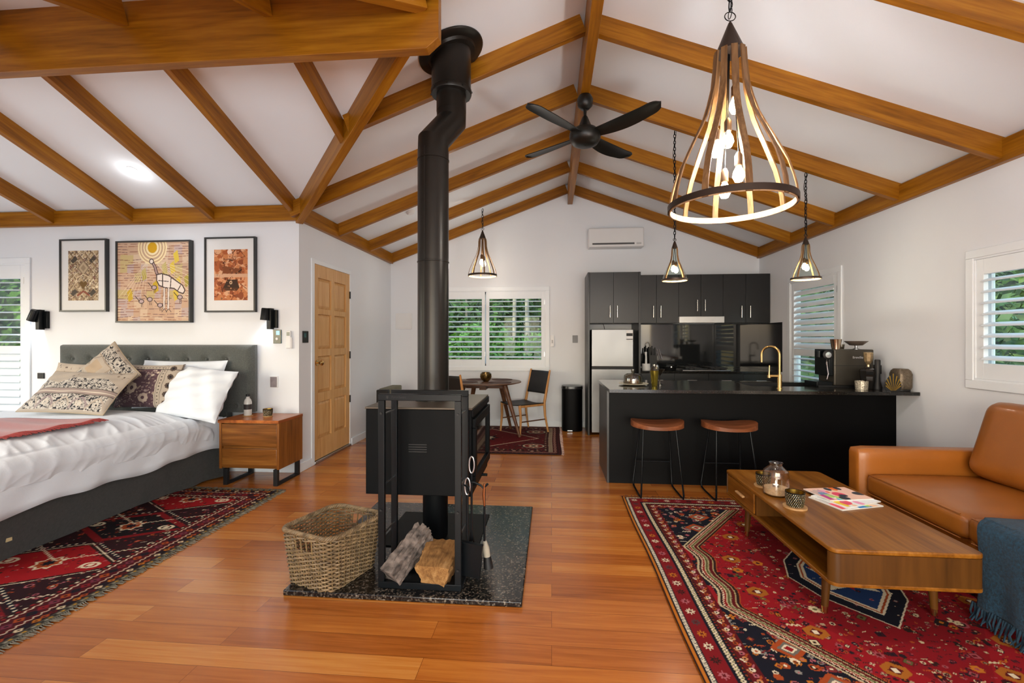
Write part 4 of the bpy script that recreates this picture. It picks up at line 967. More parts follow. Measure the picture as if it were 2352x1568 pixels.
# ---- reading lights
def sconce(label, x, swing):
    s = thing('wall_light', label, 'wall light', (x,YB-.02,1.54))
    mk('back_plate', MB().box(x-.0,x+.045,YB-.03,YB-.001,1.455,1.635), W['black'], s, bevel=.003)
    mk('arm_block', MB().box(x-.035,x+.01,YB-.075,YB-.02,1.44,1.65), W['black'], s, bevel=.003)
    Mh = T((x-.045,YB-.085,1.585)) @ R(swing,'Y')
    mk('lamp_head', MB().lathe([(.001,.065),(.030,.065),(.034,.055),(.040,-.055),(.036,-.055),(.030,.05),(.001,.052)],n=28,M=Mh), W['black'], s)
    mk('lamp_lens', MB().lathe([(.001,-.045),(.034,-.045)],n=24,M=Mh), emit('cool_reading_lens','#e6f2ff',18), s)
    l = bpy.data.lights.new('reading_beam','SPOT'); l.energy = 2.6; l.spot_size = math.radians(105); l.spot_blend = .5; l.color = (.93,.97,1); l.shadow_soft_size = .03
    lo = bpy.data.objects.new('reading_beam', l); COL.objects.link(lo); lo.matrix_world = Mh @ T((0,0,-.06)) @ R(8,'X'); 
    return s
sconce('black reading light beside the shuttered window, left of the headboard', -5.33, 22)
sconce('black reading light above the nightstand, right of the headboard', -2.79, 4)
def plate_(name, label, cat, x0,x1,z0,z1, m_, d=.012, extra=None, y=YB):
    t = thing(name, label, cat, ((x0+x1)/2,y-.005,(z0+z1)/2)); mk('plate', MB().box(x0,x1,y-d,y-.001,z0,z1), m_, t, bevel=.002)
    if extra: extra(t)
    return t
teal = mat('teal_glass_panel','#16484c',.08,var=.3,vs=30)
def ex1(t): mk('screen', MB().box(-2.762,-2.728,YB-.0145,YB-.012,1.385,1.425), emit('lit_screen','#8fd4f0',1.2), t); mk('round_button', MB().cyl((-2.755,YB-.012,1.345),(-2.755,YB-.016,1.345),.013), W['white'], t)
plate_('control_panel','dark teal switch panel with a small lit screen below the right reading light','switch',-2.795,-2.712,1.298,1.437,teal,extra=ex1)
def ex2(t): mk('remote', MB().box(-2.645,-2.600,YB-.034,YB-.014,1.25,1.425), W['white'], t, bevel=.005); mk('remote_screen', MB().box(-2.640,-2.608,YB-.036,YB-.034,1.375,1.412), mat('lcd_grey','#8a9188',.3), t)
plate_('remote_holder','white remote control in a wall holder beside the teal switch panel','remote control',-2.652,-2.592,1.248,1.36,W['white'],.03,ex2)
def ex3(t): mk('socket_face', MB().box(-2.825,-2.756,YB-.014,YB-.012,.858,.962), mat('mauve_grey_socket','#8b8285',.3,var=.2,vs=20), t)
plate_('power_socket','grey power socket on the wall above the nightstand','power socket',-2.832,-2.749,.852,.97,W['white'],extra=ex3)
plate_('power_socket','small black power socket behind the cushions left of the headboard','power socket',-5.42,-5.345,.925,.985,W['blackm'])
th = thing('thermostat','small black touch thermostat on the wall beside the pine door','thermostat',(XL,4.48,1.365))
mk('plate', MB().box(XL+.001,XL+.012,4.43,4.53,1.305,1.425), W['blackm'], th, bevel=.002)
mk('screen', MB().box(XL+.012,XL+.0135,4.445,4.485,1.36,1.405), teal, th)
# ceiling downlight over the bed
dl = thing('downlight','small recessed downlight glowing in the ceiling above the bed','downlight',(-3.80,3.825,2.88))
Md = T((-3.80,3.825,ZC+SL*(YB-3.825)-.001)) @ R(-math.degrees(math.atan(SL)),'X')
mk('rim', MB().lathe([(.036,-.004),(.046,-.004),(.046,0),(.036,0)],n=32,M=Md), W['white'], dl); mk('lens', MB().lathe([(.001,-.002),(.036,-.002)],n=32,M=Md), emit('downlight_lens','#ffffff',25), dl)
l = bpy.data.lights.new('downlight_halo','POINT'); l.energy = 1.2; l.shadow_soft_size = .03; lo = bpy.data.objects.new('downlight_halo', l); COL.objects.link(lo); lo.location = (-3.80,3.815,2.80)
# ============================================================ kitchen
def barh(parent, x, y, z0, z1, vert=True, L=.13):
    m = MB()
    if vert:
        m.cyl((x,y-.032,z0),(x,y-.032,z1),.0055,n=12)
        for z in (z0+.02,z1-.02): m.cyl((x,y,z),(x,y-.032,z),.0045,n=10)
    else:
        m.cyl((x-L/2,y-.032,z0),(x+L/2,y-.032,z0),.0055,n=12)
        for q in (x-L/2+.02,x+L/2-.02): m.cyl((q,y,z0),(q,y-.032,z0),.0045,n=10)
    return mk('handle', m, W['chrome'], parent)
def cabinet(label, x0, x1, y, z0, z1, yb, split, hz, hx=None, name='wall_cabinet', cat='cabinet'):
    c = thing(name, label, cat, ((x0+x1)/2,(y+yb)/2,z0))
    mk('carcass', MB().box(x0,x1,y+.018,yb,z0,z1), W['cab'], c)
    xs = [x0]+split+[x1]
    for i,(a,b) in enumerate(zip(xs,xs[1:])):
        d = mk('cabinet_door', MB().box(a+.0015,b-.0015,y,y+.018,z0+.002,z1-.002), W['cab'], c, bevel=.0015)
        if hx and hx[i] is not None: barh(d, hx[i], y, *hz)
    return c
fc = cabinet('tall end cabinet above the fridge with two black doors', .53,1.20, 6.42, 1.565,2.275, 6.995, [.857], (1.642,1.805), [.806,.907], 'fridge_cabinet')
sp = MB(); sp.box(.503,.53,6.42,6.995,0,2.275); sp.box(1.20,1.228,6.42,6.995,0,2.275); mk('side_panel', sp, W['cab'], fc, bevel=.0015)
cabinet('black wall cabinet left of the rangehood', 1.23,1.801, 6.65, 1.57,2.262, 6.995, [1.492], (1.65,1.817), [1.443,1.546])
cabinet('short black wall cabinet above the white rangehood', 1.801,2.41, 6.65, 1.665,2.262, 6.995, [2.107], (1.739,1.899), [2.049,2.156])
cabinet('black wall cabinet right of the rangehood, against the right wall', 2.41,3.045, 6.65, 1.57,2.262, 6.995, [2.717], (1.644,1.809), [2.652,2.769])
rh = thing('rangehood','slim pale slide-out rangehood under the wall cabinets','rangehood',(2.105,6.8,1.57)); mk('front_strip', MB().box(1.795,2.41,6.60,6.66,1.572,1.662), mat('pale_hood_metal','#d2d2d0',.3,.5), rh, bevel=.004); mk('hood_body', MB().box(1.81,2.40,6.66,6.99,1.575,1.66), W['steel'], rh)
fr_ = thing('fridge','stainless steel top freezer fridge beside the black end cabinet','fridge',(.84,6.75,0))
mk('fridge_body', MB().box(.565,1.13,6.50,6.98,.03,1.475), mat('grey_fridge_case','#3c3d3f',.5), fr_)
stl = newm('brushed_fridge_steel'); m_,nt_,b_ = stl; b_.inputs['Base Color'].default_value=(.30,.305,.31,1); b_.inputs['Metallic'].default_value=1; b_.inputs['Roughness'].default_value=.44; vv=coords(nt_,(1,1,1)); nn=N(nt_,'ShaderNodeTexNoise',Scale=2.2,Detail=1.0); nt_.links.new(vv,nn.inputs[0]); bump(nt_,b_,nn.outputs[0],.35,.05)
for a,b in ((.96,1.478),(.035,.925)): mk('fridge_door', MB().box(.557,1.13,6.44,6.495,a,b), m_, fr_, bevel=.006, seg=3)
mk('door_gap', MB().box(.56,1.128,6.46,6.50,.925,.96), W['blackm'], fr_)
lb = mk('energy_sticker', MB().box(1.035,1.125,6.4385,6.4398,1.33,1.465), W['white'], fr_); mk('sticker_band', MB().box(1.035,1.122,6.4375,6.4386,1.385,1.425), W['blackm'], lb); mk('sticker_foot', MB().box(1.035,1.122,6.4375,6.4386,1.335,1.345), W['blackm'], lb)
mk('power_cord', MB().tube([(.76,6.6,1.47),(.75,6.62,1.52),(.745,6.7,1.57)],.004,6), W['blackm'], fr_)
# base run, benchtop, splashback
bc = thing('base_cabinets','black base cabinets under the rear benchtop','cabinet',(2.1,6.7,0)); mk('carcass', MB().box(1.23,3.045,6.44,6.995,.1,.875), W['cab'], bc); mk('kickboard', MB().box(1.23,3.045,6.49,6.51,0,.1), W['blackm'], bc)
for k in range(4):
    a = 1.235+k*.4525; d = mk('drawer_front', MB().box(a,a+.448,6.42,6.44,.62,.870), W['cab'], bc, bevel=.0015); barh(d, a+.22, 6.42, .78, 0, False)
    mk('cabinet_door', MB().box(a,a+.448,6.42,6.44,.105,.615), W['cab'], bc, bevel=.0015)
tag(mk('rear_benchtop', MB().box(1.23,3.048,6.40,6.997,.876,.905), W['stone'], bevel=.002), 'black stone benchtop along the far kitchen wall', 'benchtop')
gs = newm('black_glass_splashback')[0]; q = gs.node_tree.nodes['Principled BSDF']; q.inputs['Base Color'].default_value=(.012,.013,.014,1); q.inputs['Roughness'].default_value=.05; q.inputs['IOR'].default_value=1.55
sb = MB().box(1.23,3.048,6.988,6.998,.906,1.568); sb.box(3.040,3.048,6.32,6.988,.906,1.568); tag(mk('splashback', sb, gs), 'glossy black glass splashback behind the cooktop, wrapping onto the right wall', 'splashback')
ck = thing('gas_cooktop','stainless gas cooktop with black trivets on the rear bench','cooktop',(2.12,6.68,.905))
mk('cooktop_tray', MB().box(1.80,2.44,6.44,6.93,.905,.917), W['steel'], ck, bevel=.003)
for cx_,cy_ in ((1.95,6.56),(2.29,6.56),(1.95,6.80),(2.29,6.80)):
    mk('burner', MB().lathe([(.045,0),(.045,.014),(.03,.02),(.0,.02)],(cx_,cy_,.917),20), W['blackm'], ck)
    g = MB()
    for a in range(4): g.box(-.10,-.025,-.005,.005,.022,.034,T((cx_,cy_,.917))@R(a*90,'Z'))
    g.ring(-.11,.11,-.11,.11,.008,-.034,-.022,T((cx_,cy_,.917))@R(-90,'X')@S(1,1,1)); mk('trivet', g, W['blackm'], ck)
for k in range(4): mk('knob', MB().cyl((2.385,6.50+k*.055,.917),(2.385,6.50+k*.055,.937),.015), W['blackm'], ck)
# things on the rear bench
kb = thing('knife_block','black knife block full of black handled knives on the rear bench','knife block',(1.45,6.72,.905))
mk('block', MB().box(-.055,.055,-.08,.08,0,.20,T((1.45,6.74,.906))@R(-8,'X')), W['blackm'], kb, bevel=.004)
for k in range(5): mk('knife_handle', MB().box(-.009,.009,-.012,.012,.19,.30+.02*(k%3),T((1.41+.021*k,6.72+.02*(k%2),.906))@R(-8,'X')), W['blackm'], kb, bevel=.003)
for k in range(2): mk('steel_knife', MB().tube([(1.535+k*.035,6.66,1.06),(1.505+k*.03,6.70,1.20)],.006,8), W['chrome'], kb)
kt = thing('canister','white lidded canister on the rear bench beside the knife block','canister',(1.335,6.60,.905)); mk('canister_body', MB().lathe([(.001,0),(.055,0),(.057,.01),(.057,.09)],(1.335,6.60,.906),28), W['white'], kt); mk('pump', MB().tube([(1.335,6.60,.99),(1.335,6.60,1.10),(1.33,6.60,1.16)],[.016,.012,.02],10), W['white'], kt)
cj = thing('condiment_jar','small steel and glass jar on the rear bench right of the canister','jar',(1.47,6.55,.905)); mk('jar_glass', MB().lathe([(.001,0),(.035,0),(.038,.05),(.03,.075)],(1.47,6.55,.906),24), W['steel'], cj); mk('jar_lid', MB().cyl((1.47,6.55,.981),(1.47,6.55,.996),.03), W['blackm'], cj)
fp = thing('frying_pan','dark frying pan lying left of the cooktop','pan',(1.68,6.66,.905)); mk('pan_bowl', MB().lathe([(.001,.004),(.085,.004),(.105,.04),(.108,.04),(.088,0),(.001,0)],(1.68,6.70,.906),32), W['blackm'], fp); mk('handle', MB().tube([(1.68,6.60,.94),(1.66,6.50,.955)],.008,8), W['steel'], fp)

# ---- island
isl = thing('kitchen_island','long black kitchen island bench facing the living area','kitchen island',(1.8,4.65,0))
mk('front_panel', MB().box(.535,3.045,4.315,4.335,0,.87), W['island'], isl, bevel=.001)
mk('end_panel', MB().box(.515,.535,4.315,5.00,0,.87), mat('black_satin_end_panel','#161514',.33), isl, bevel=.001)
mk('carcass', MB().box(.54,3.045,4.34,4.98,.0,.70), W['blackm'], isl)
# benchtop with sink cut-out
tp = MB(); bx = [(.505,1.87),(1.87,2.62),(2.62,3.046)]; tp.box(.505,1.87,4.055,5.02,.872,.90); tp.box(2.62,3.046,4.055,5.02,.872,.90); tp.box(1.87,2.62,4.055,4.45,.872,.90); tp.box(1.87,2.62,4.88,5.02,.872,.90)
tag(mk('island_benchtop', tp, W['stone']), 'polished black stone benchtop on the kitchen island', 'benchtop')
sk = thing('kitchen_sink','black undermount sink set in the island benchtop','sink',(2.245,4.665,.70)); sm_ = MB(); sm_.ring(1.865,2.625,-4.885,-4.445,.012,-.895,-.71,R(-90,'X')@S(1,1,1)); 
sm_ = MB(); sm_.box(1.865,2.625,4.445,4.885,.705,.715); sm_.box(1.865,1.877,4.445,4.885,.715,.895); sm_.box(2.613,2.625,4.445,4.885,.715,.895); sm_.box(1.865,2.625,4.445,4.457,.715,.895); sm_.box(1.865,2.625,4.873,4.885,.715,.895); mk('sink_bowl', sm_, W['blackm'], sk)
tpx, tpy = 2.035, 4.27
tap = thing('kitchen_tap','brushed brass gooseneck tap on the island','tap',(tpx,tpy,.90))
pts = [(tpx,tpy,.90),(tpx,tpy,1.18)]+[(tpx-.055+.055*math.cos(a),tpy+.05*(1-math.cos(a)),1.20+.075*math.sin(a)) for a in [PI*k/12 for k in range(13)]]+[(tpx-.11,tpy+.10,1.13)]
mk('spout', MB().tube(pts,.0105,14), W['brass'], tap); mk('tap_body', MB().lathe([(.026,0),(.026,.004),(.019,.006),(.019,.125),(.0,.128)],(tpx,tpy,.90),24), W['brass'], tap)
mk('lever', MB().tube([(tpx,tpy,1.01),(tpx-.085,tpy+.01,1.01)],.013,12).cyl((tpx-.085,tpy+.01,.995),(tpx-.085,tpy+.01,1.02),.016).tube([(tpx-.085,tpy+.01,1.02),(tpx-.082,tpy+.01,1.105)],[.006,.004],8), W['brass'], tap)
# cake dome
cd = thing('cake_stand','glass cake dome on a pale plate at the left end of the island','cake stand',(.79,4.49,.90)); mk('plate', MB().lathe([(.001,0),(.08,0),(.14,.012),(.142,.016),(.08,.010),(.001,.010)],(.79,4.49,.901),44), mat('cream_marble_plate','#d8d0b8',.3,var=.1,vs=30), cd)
mk('glass_dome', MB().lathe([(.092,0),(.093,.05),(.085,.078),(.06,.094),(.02,.098),(.012,.104),(.020,.118),(.018,.134),(.0,.140)],(.785,4.49,.915),40), W['dglass'], cd)
mk('biscuits', MB().lathe([(.0,.0),(.05,.0),(.055,.03),(.04,.045),(0,.05)],(.785,4.49,.912),18), mat('pale_biscuits','#b99b70',.8,var=.3,vs=40), cd)
sk2 = thing('cocktail_shaker','gold toned glass shaker with clear lid on the island','shaker',(.965,4.39,.90))
mk('shaker_body', MB().lathe([(.001,0),(.026,0),(.028,.01),(.040,.14),(.041,.145),(.038,.145),(.025,.012),(.001,.008)],(.965,4.39,.901),32), mat('gold_glass','#8a7a2c',.15,.75,var=.25,vs=40), sk2)
mk('shaker_lid', MB().lathe([(.041,.146),(.034,.175),(.018,.186),(.017,.205),(.0,.207)],(.965,4.39,.901),28), W['dglass'], sk2)
ms = thing('measuring_glass','clear stemmed cocktail glass behind the gold shaker','glass',(1.045,4.52,.90)); mk('glass_bowl', MB().lathe([(.038,0),(.038,.003),(.005,.008),(.005,.085),(.050,.15),(.048,.15),(.003,.088)],(1.045,4.52,.901),32), W['dglass'], ms)
# coffee machine
cm = thing('coffee_machine','dark grey espresso machine with a maker name on its side, on the island','coffee machine',(2.70,4.52,.90)); gun = mat('gunmetal','#4a463f',.38,.7,var=.05)
Mc = T((2.555,4.42,.902))
mk('machine_body', MB().box(.03,.375,0,.25,.012,.345,Mc), gun, cm, bevel=.012, seg=4)
mk('lower_band', MB().box(.028,.376,-.002,.25,.195,.199,Mc), W['blackm'], cm)
mk('front_face', MB().box(-.01,.03,.01,.24,.10,.345,Mc), W['black'], cm, bevel=.006)
mk('drip_tray', MB().box(-.11,.03,.02,.23,.0,.045,Mc), W['black'], cm, bevel=.004); mk('base_foot', MB().box(-.10,.37,.01,.24,-.001,.012,Mc), W['blackm'], cm)
mk('group_head', MB().cyl((-.035,.12,.27),(-.035,.12,.33),.035,M=Mc), W['black'], cm); mk('steam_dial', MB().lathe([(.042,0),(.042,.012),(.030,.02),(.0,.022)],n=28,M=Mc@T((-.03,.0,.295))@R(90,'X')), W['blackm'], cm); mk('dial_face', MB().lathe([(.026,0),(.0,.002)],n=24,M=Mc@T((-.03,-.021,.295))@R(90,'X')), W['steel'], cm)
mk('steam_wand', MB().tube([(-.01,.03,.26),(-.03,.01,.22),(-.02,.0,.12),(-.035,-.005,.07)],.005,8,M=Mc), W['chrome'], cm)
text('lettering','Breville',.031, Mc@T((.232,-.0035,.272))@R(90,'X'), W['chrome'], cm)
mc = thing('milk_jug','polished steel milk cup standing on top of the coffee machine','cup',(2.63,4.47,1.247)); mk('cup_wall', MB().lathe([(.001,0),(.034,0),(.046,.09),(.047,.093),(.044,.093),(.032,.003),(.001,.003)],(2.63,4.47,1.248),32), mat('rose_steel','#c9b49c',.15,1,var=.1), mc)
sg_ = thing('espresso_glass','tiny clear glass between cup and dish on the coffee machine','glass',(2.715,4.53,1.247)); mk('glass_wall', MB().lathe([(.001,0),(.020,0),(.026,.045),(.024,.045),(.018,.003),(.001,.003)],(2.715,4.53,1.248),24), W['dglass'], sg_)
ds = thing('footed_dish','shallow grey footed dish on top of the coffee machine','dish',(2.825,4.50,1.247)); mk('dish_bowl', MB().lathe([(.0,.032),(.05,.036),(.092,.072),(.094,.076),(.088,.076),(.048,.042),(.0,.040)],(2.825,4.50,1.248),36), mat('taupe_dish','#6d6158',.35,.3), ds); mk('dish_foot', MB().lathe([(.030,0),(.030,.004),(.010,.012),(.012,.034)],(2.825,4.50,1.248),24), W['steel'], ds)
# glassware near the wall
dc = thing('decanter','cut glass decanter of dark liquid with a tall stopper on the island','decanter',(2.79,4.285,.90)); dk = newm('dark_liquid_glass')[0]; q = dk.node_tree.nodes['Principled BSDF']; q.inputs['Base Color'].default_value=(.01,.009,.008,1); q.inputs['Roughness'].default_value=.05
mk('decanter_body', MB().lathe([(.001,.0),(.048,.0),(.052,.01),(.066,.16),(.060,.175),(.030,.185),(.026,.195),(0,.195)],(2.79,4.285,.901),8), dk, dc, angle=20)
mk('stopper', MB().lathe([(.012,.196),(.012,.215),(.030,.245),(.037,.315),(.034,.325),(.0,.322)],(2.79,4.285,.901),8), mat('amber_cut_glass','#9b8664',.1,.5,var=.3,vs=60), dc, angle=20)
tg_ = thing('whisky_tumbler','small cut crystal tumbler in front of the decanter','glass',(2.705,4.235,.90)); mk('tumbler_wall', MB().lathe([(.001,0),(.046,0),(.050,.075),(.046,.075),(.042,.012),(.001,.012)],(2.705,4.235,.901),14), mat('cut_crystal','#b0a795',.12,.35,var=.5,vs=90,bmp=.8,bs=90), tg_, angle=10)
pm = thing('pepper_mill','tall black pepper mill on the island by the wall','pepper mill',(2.835,4.235,.90)); mk('mill_body', MB().lathe([(.001,0),(.032,0),(.034,.02),(.022,.07),(.019,.12),(.022,.17),(.022,.255),(.018,.262),(0,.262)],(2.835,4.235,.901),28), W['blackm'], pm)
nh = thing('napkin_holder','fan shaped art deco gold and black napkin holder on the island','napkin holder',(2.885,4.14,.90))
arc = [(-.052,0),(.052,0),(.066,.035),(.062,.075),(.040,.118),(0,.158),(-.040,.118),(-.062,.075),(-.066,.035)]
Mn = T((2.85,4.075,.901))@R(90,'X'); mk('fan_plate', MB().prism(arc,-.002,.002,Mn), W['blackm'], nh)
for k in range(-4,5):
    a = k*.20; d = Vector((math.sin(a),math.cos(a),0)); nrm = Vector((d.y,-d.x,0)); L = .140-.017*abs(k)**1.15; o = Vector((k*.004,.010,.0032))
    mk('gold_ray', MB().add([o-nrm*.001,o+nrm*.001,o+d*L+nrm*.0052,o+d*(L+.004),o+d*L-nrm*.0052],[(0,1,2,3,4)],Mn), W['gold'], nh)
bb_ = thing('bread_canister','squat hammered bronze canister at the right end of the island','canister',(2.945,4.17,.90)); mk('canister_body', MB().lathe([(.001,.012),(.070,.012),(.078,.03),(.080,.125),(.070,.150),(.052,.165),(.001,.168)],n=32,sq=5,M=T((2.982,4.175,.902))@S(.72,.90,1.13)), W['bronze'], bb_, angle=30); mk('canister_foot', MB().lathe([(.001,0),(.066,0),(.066,.012),(.001,.012)],n=32,sq=5,M=T((2.982,4.175,.902))@S(.72,.90,1)), W['blackm'], bb_)
so_ = thing('power_socket','black power socket on the right wall above the island','power socket',(3.045,4.55,1.1)); mk('plate', MB().box(3.034,3.049,4.50,4.62,1.02,1.10), W['blackm'], so_, bevel=.002)
for k in range(2): mk('rocker', MB().box(3.031,3.034,4.515+k*.06,4.545+k*.06,1.045,1.075), W['black'], so_)
# ---- wall things at the far end
ac = thing('air_conditioner','white split system air conditioner high on the far wall','air conditioner',(.95,6.9,2.7))
mk('casing', MB().box(.545,1.352,6.80,6.998,2.70,2.985), W['white'], ac, bevel=.02, seg=4); mk('outlet_vane', MB().box(.60,1.21,6.795,6.802,2.735,2.760), mat('dark_vane','#4a4a4a',.5), ac); mk('status_panel', MB().box(1.24,1.31,6.797,6.801,2.735,2.76), mat('status_grey','#bdbdbd',.4), ac)
def wplate(name,label,cat,x0,x1,z0,z1,m_,d=.012):
    t = thing(name,label,cat,((x0+x1)/2,YF,(z0+z1)/2)); mk('plate', MB().box(x0,x1,YF-d,YF-.001,z0,z1), m_, t, bevel=.003); return t
wplate('light_switch','grey light switch on the far wall left of the fridge cabinet','switch',.318,.397,1.287,1.40,mat('grey_switch','#6e6e70',.4))
t = wplate('remote_holder','white wall remote beside the far window','remote control',-.015,.035,1.23,1.40,W['white'],.028); mk('remote_keys', MB().box(.0,.02,YF-.03,YF-.027,1.28,1.33), mat('key_grey','#b0b0b0',.5), t)
t = wplate('fuse_box','flat white fuse box cover on the far wall by the left corner','fuse box',-2.45,-2.19,1.50,1.75,W['white'],.018); mk('fuse_box_door', MB().box(-2.43,-2.21,YF-.022,YF-.018,1.52,1.73), W['white'], t, bevel=.002)
bn = thing('pedal_bin','tall black pedal bin against the far wall','bin',(.30,6.80,0)); mk('bin_body', MB().lathe([(.001,0),(.148,0),(.150,.02),(.150,.61),(.001,.61)],(.30,6.80,.001),36,sq=3.2), W['island'], bn); mk('bin_lid', MB().lathe([(.154,.612),(.156,.625),(.150,.655),(.001,.662)],(.30,6.80,.001),36,sq=3.2), mat('bin_lid_black','#1c1c1e',.25), bn); mk('pedal', MB().box(.23,.30,6.632,6.655,.012,.022), W['steel'], bn)
# ============================================================ coffee table
ct = thing('coffee_table','walnut coffee table with one drawer and an open shelf on the red rug','coffee table',(1.6,2.83,0))
X0,X1,Y0,Y1,Z0,Z1 = 1.272,1.925,2.19,3.475,.212,.385
def rrect(x0,x1,y0,y1,r,n=8):
    r *= .75
    p = []
    for cx_,cy_,a in ((x1-r,y1-r,0),(x0+r,y1-r,90),(x0+r,y0+r,180),(x1-r,y0+r,270)):
        for k in range(n+1): q = math.radians(a+90*k/n); p.append((cx_+r*math.cos(q),cy_+r*math.sin(q)))
    return p
mk('tabletop', MB().prism(rrect(X0,X1,Y0,Y1,.05),Z1-.022,Z1), W['wal_y'], ct, bevel=.006, seg=3)
mk('bottom_shelf', MB().prism(rrect(X0,X1,Y0,Y1,.05),Z0,Z0+.018), W['wal_y'], ct, bevel=.004)
for a,b in ((0,1),(1,0)):
    o = rrect(X0+.001,X1-.001,Y0+.001,Y1-.001,.05); i_ = rrect(X0+.021,X1-.021,Y0+.021,Y1-.021,.03)
    yc = Y0+.05 if a == 0 else Y1-.05
    oo = [p for p in o if (p[1] <= yc+1e-6 if a==0 else p[1] >= yc-1e-6)]; ii = [p for p in i_ if (p[1] <= yc+1e-6 if a==0 else p[1] >= yc-1e-6)]
    oo.sort(key=lambda p: math.atan2(p[0]-1.6,(yc+.2-p[1]) if a==0 else (p[1]-yc+.2))); ii.sort(key=lambda p: math.atan2(p[0]-1.6,(yc+.2-p[1]) if a==0 else (p[1]-yc+.2)))
    poly = oo+ii[::-1]
    if a == 1: poly = poly[::-1]
    mk('end_panel', MB().prism(poly,Z0+.018,Z1-.022), W['wal_z'], ct)
mk('divider', MB().box(X0+.012,X1-.012,2.985,3.005,Z0+.018,Z1-.022), W['wal_z'], ct)
mk('back_panel', MB().box(X1-.020,X1-.006,Y0+.05,Y1-.05,Z0+.018,Z1-.022), W['wal_y'], ct)
dw = mk('drawer', MB().box(X0+.004,X0+.024,3.008,Y1-.045,Z0+.021,Z1-.025), W['wal_y'], ct, bevel=.002)
mk('drawer_handle', MB().box(X0-.016,X0+.004,3.135,3.255,.288,.302), W['cork'], dw, bevel=.005, seg=3)
mk('drawer_box', MB().box(X0+.03,X1-.03,3.01,Y1-.06,Z0+.03,Z1-.04), W['wal_z'], ct)
for x,y in ((1.315,3.20),(1.325,2.34),(1.835,2.36),(1.845,3.20)):
    l = mk('leg', MB().cyl((x+(.01 if x<1.5 else -.01),y,Z0),(x,y,.045),.021,.015,20), W['wal_z'], ct); mk('ferrule', MB().cyl((x,y,.013),(x,y,.046),.0125,.0155,20), W['brass'], l)
# on the coffee table
TZ = Z1+.0005
def mag(label, x, y, rz, w, h, z, seed, base):
    cv = Cv(w,h,.003,base); r = random.Random(seed)
    pal = ['#e8506a','#f0a0c0','#f2d23a','#f07838','#ffffff','#7ac0e0','#c04890','#f4c8a0','#2a8ac8','#333a44','#b8d870']
    for _ in range(16): 
        a,b,q = r.uniform(0,w),r.uniform(h*.15,h),r.uniform(.012,.04); cv.disc(a,b,q,r.choice(pal),asp=r.uniform(.5,1.3))
    for k in range(6): cv.rect(.01+r.uniform(0,.05),w*.4+r.uniform(0,.1),.012+k*.012,.016+k*.012,'#9a9a9a')
    cv.rect(w*.55,w*.95,.01,.04,r.choice(pal))
    t = thing('magazine',label,'magazine',(x,y,z),rz); M = T((x,y,z))@R(rz,'Z')
    mk('pages', MB().box(-w/2,w/2,-h/2,h/2,0,.005,M), mat('magazine_paper','#dcdad2',.6), t)
    A = np.array(M); painted('printed_cover', cv, W['print'], t, lambda X,Y: tuple(A[k,0]*(X-w/2)+A[k,1]*(Y-h/2)+A[k,2]*.0056+A[k,3] for k in range(3)), smooth=False); return t
mag('white magazine with small print at the bottom of the coffee table stack',1.715,2.83,-72,.22,.29,TZ,1,'#e9e4dc')
mag('magazine with blue strip in the middle of the coffee table stack',1.735,2.86,-64,.215,.285,TZ+.0065,5,'#eef0ee')
mag('open pink and orange floral magazine on top of the coffee table stack',1.73,2.925,-79,.21,.28,TZ+.013,7,'#f2c9b4')
def tcup(label,x,y,r,h):
    c = thing('candle_cup',label,'candle holder',(x,y,TZ)); mk('coaster', MB().cyl((x,y,TZ),(x,y,TZ+.009),r*1.22,n=36), W['cork'], c); lace_cup(c,(x,y,TZ+.009),r,h); return c
tcup('pierced black candle cup behind the glass jar on the coffee table',1.372,3.09,.045,.075)
tcup('pierced black candle cup in front of the glass jar on the coffee table',1.378,2.715,.050,.080)
jr = thing('candle_jar','clear glass jar with a narrow neck and a tealight standing in sand','candle jar',(1.375,2.93,TZ)); c_=(1.375,2.93,TZ)
mk('jar_glass', MB().lathe([(.0,0),(.060,0),(.072,.012),(.073,.12),(.068,.150),(.042,.172),(.034,.180),(.034,.190),(.040,.198),(.037,.198),(.031,.190),(.031,.180),(.040,.168),(.066,.146),(.070,.118),(.069,.014),(.058,.004),(.0,.004)],c_,44), W['glass'], jr)
mk('sand', MB().lathe([(.0,.005),(.056,.005),(.067,.014),(.068,.045),(.0,.050)],c_,36), mat('pale_sand','#b99a72',.95,var=.2,vs=120), jr)
mk('tealight_cup', MB().lathe([(.0,.046),(.019,.046),(.019,.062),(.018,.062),(.0,.058)],c_,28), W['steel'], jr); mk('tealight_wax', MB().cyl((c_[0],c_[1],TZ+.0585),(c_[0],c_[1],TZ+.061),.0175), emit('glowing_wax','#fff6dc',1.5), jr)
mk('flame', MB().lathe([(.0,.062),(.0045,.070),(.003,.080),(.0,.090)],c_,12), emit('candle_flame','#ffd890',20), jr)

# ============================================================ sofa
sf = thing('sofa','tan leather sofa with a low arm, backed against the right wall','sofa',(2.55,2.2,0))
def cushion(name, sx,sy,sz,r,c,rot=None,b=.02,n=14,parent=sf,m=None):
    M = T(c) @ (rot or Matrix()); return mk(name, MB().soft(sx,sy,sz,r,n,b,M), m or W['leather'], parent, merge=True, angle=70)
mk('seat_base', MB().box(2.115,3.0,.98,3.225,.10,.33), W['leather'], sf, bevel=.02, seg=3)
mk('sofa_arm', MB().soft(.97,.125,.50,.032,10,0,T((2.525,3.285,.362))), W['leather'], sf, merge=True, angle=70)
mk('sofa_arm', MB().soft(.97,.125,.50,.032,10,0,T((2.525,.92,.362))), W['leather'], sf, merge=True, angle=70)
mk('back_rest', MB().soft(.16,2.48,.62,.04,8,0,T((2.95,2.10,.42))), W['leather'], sf, merge=True, angle=70)
for k,(a,b) in enumerate(((2.487,3.222),(1.735,2.483),(.985,1.731))): cushion('seat_cushion',.80,b-a,.130,.035,(2.478,(a+b)/2,.385),None,.022)
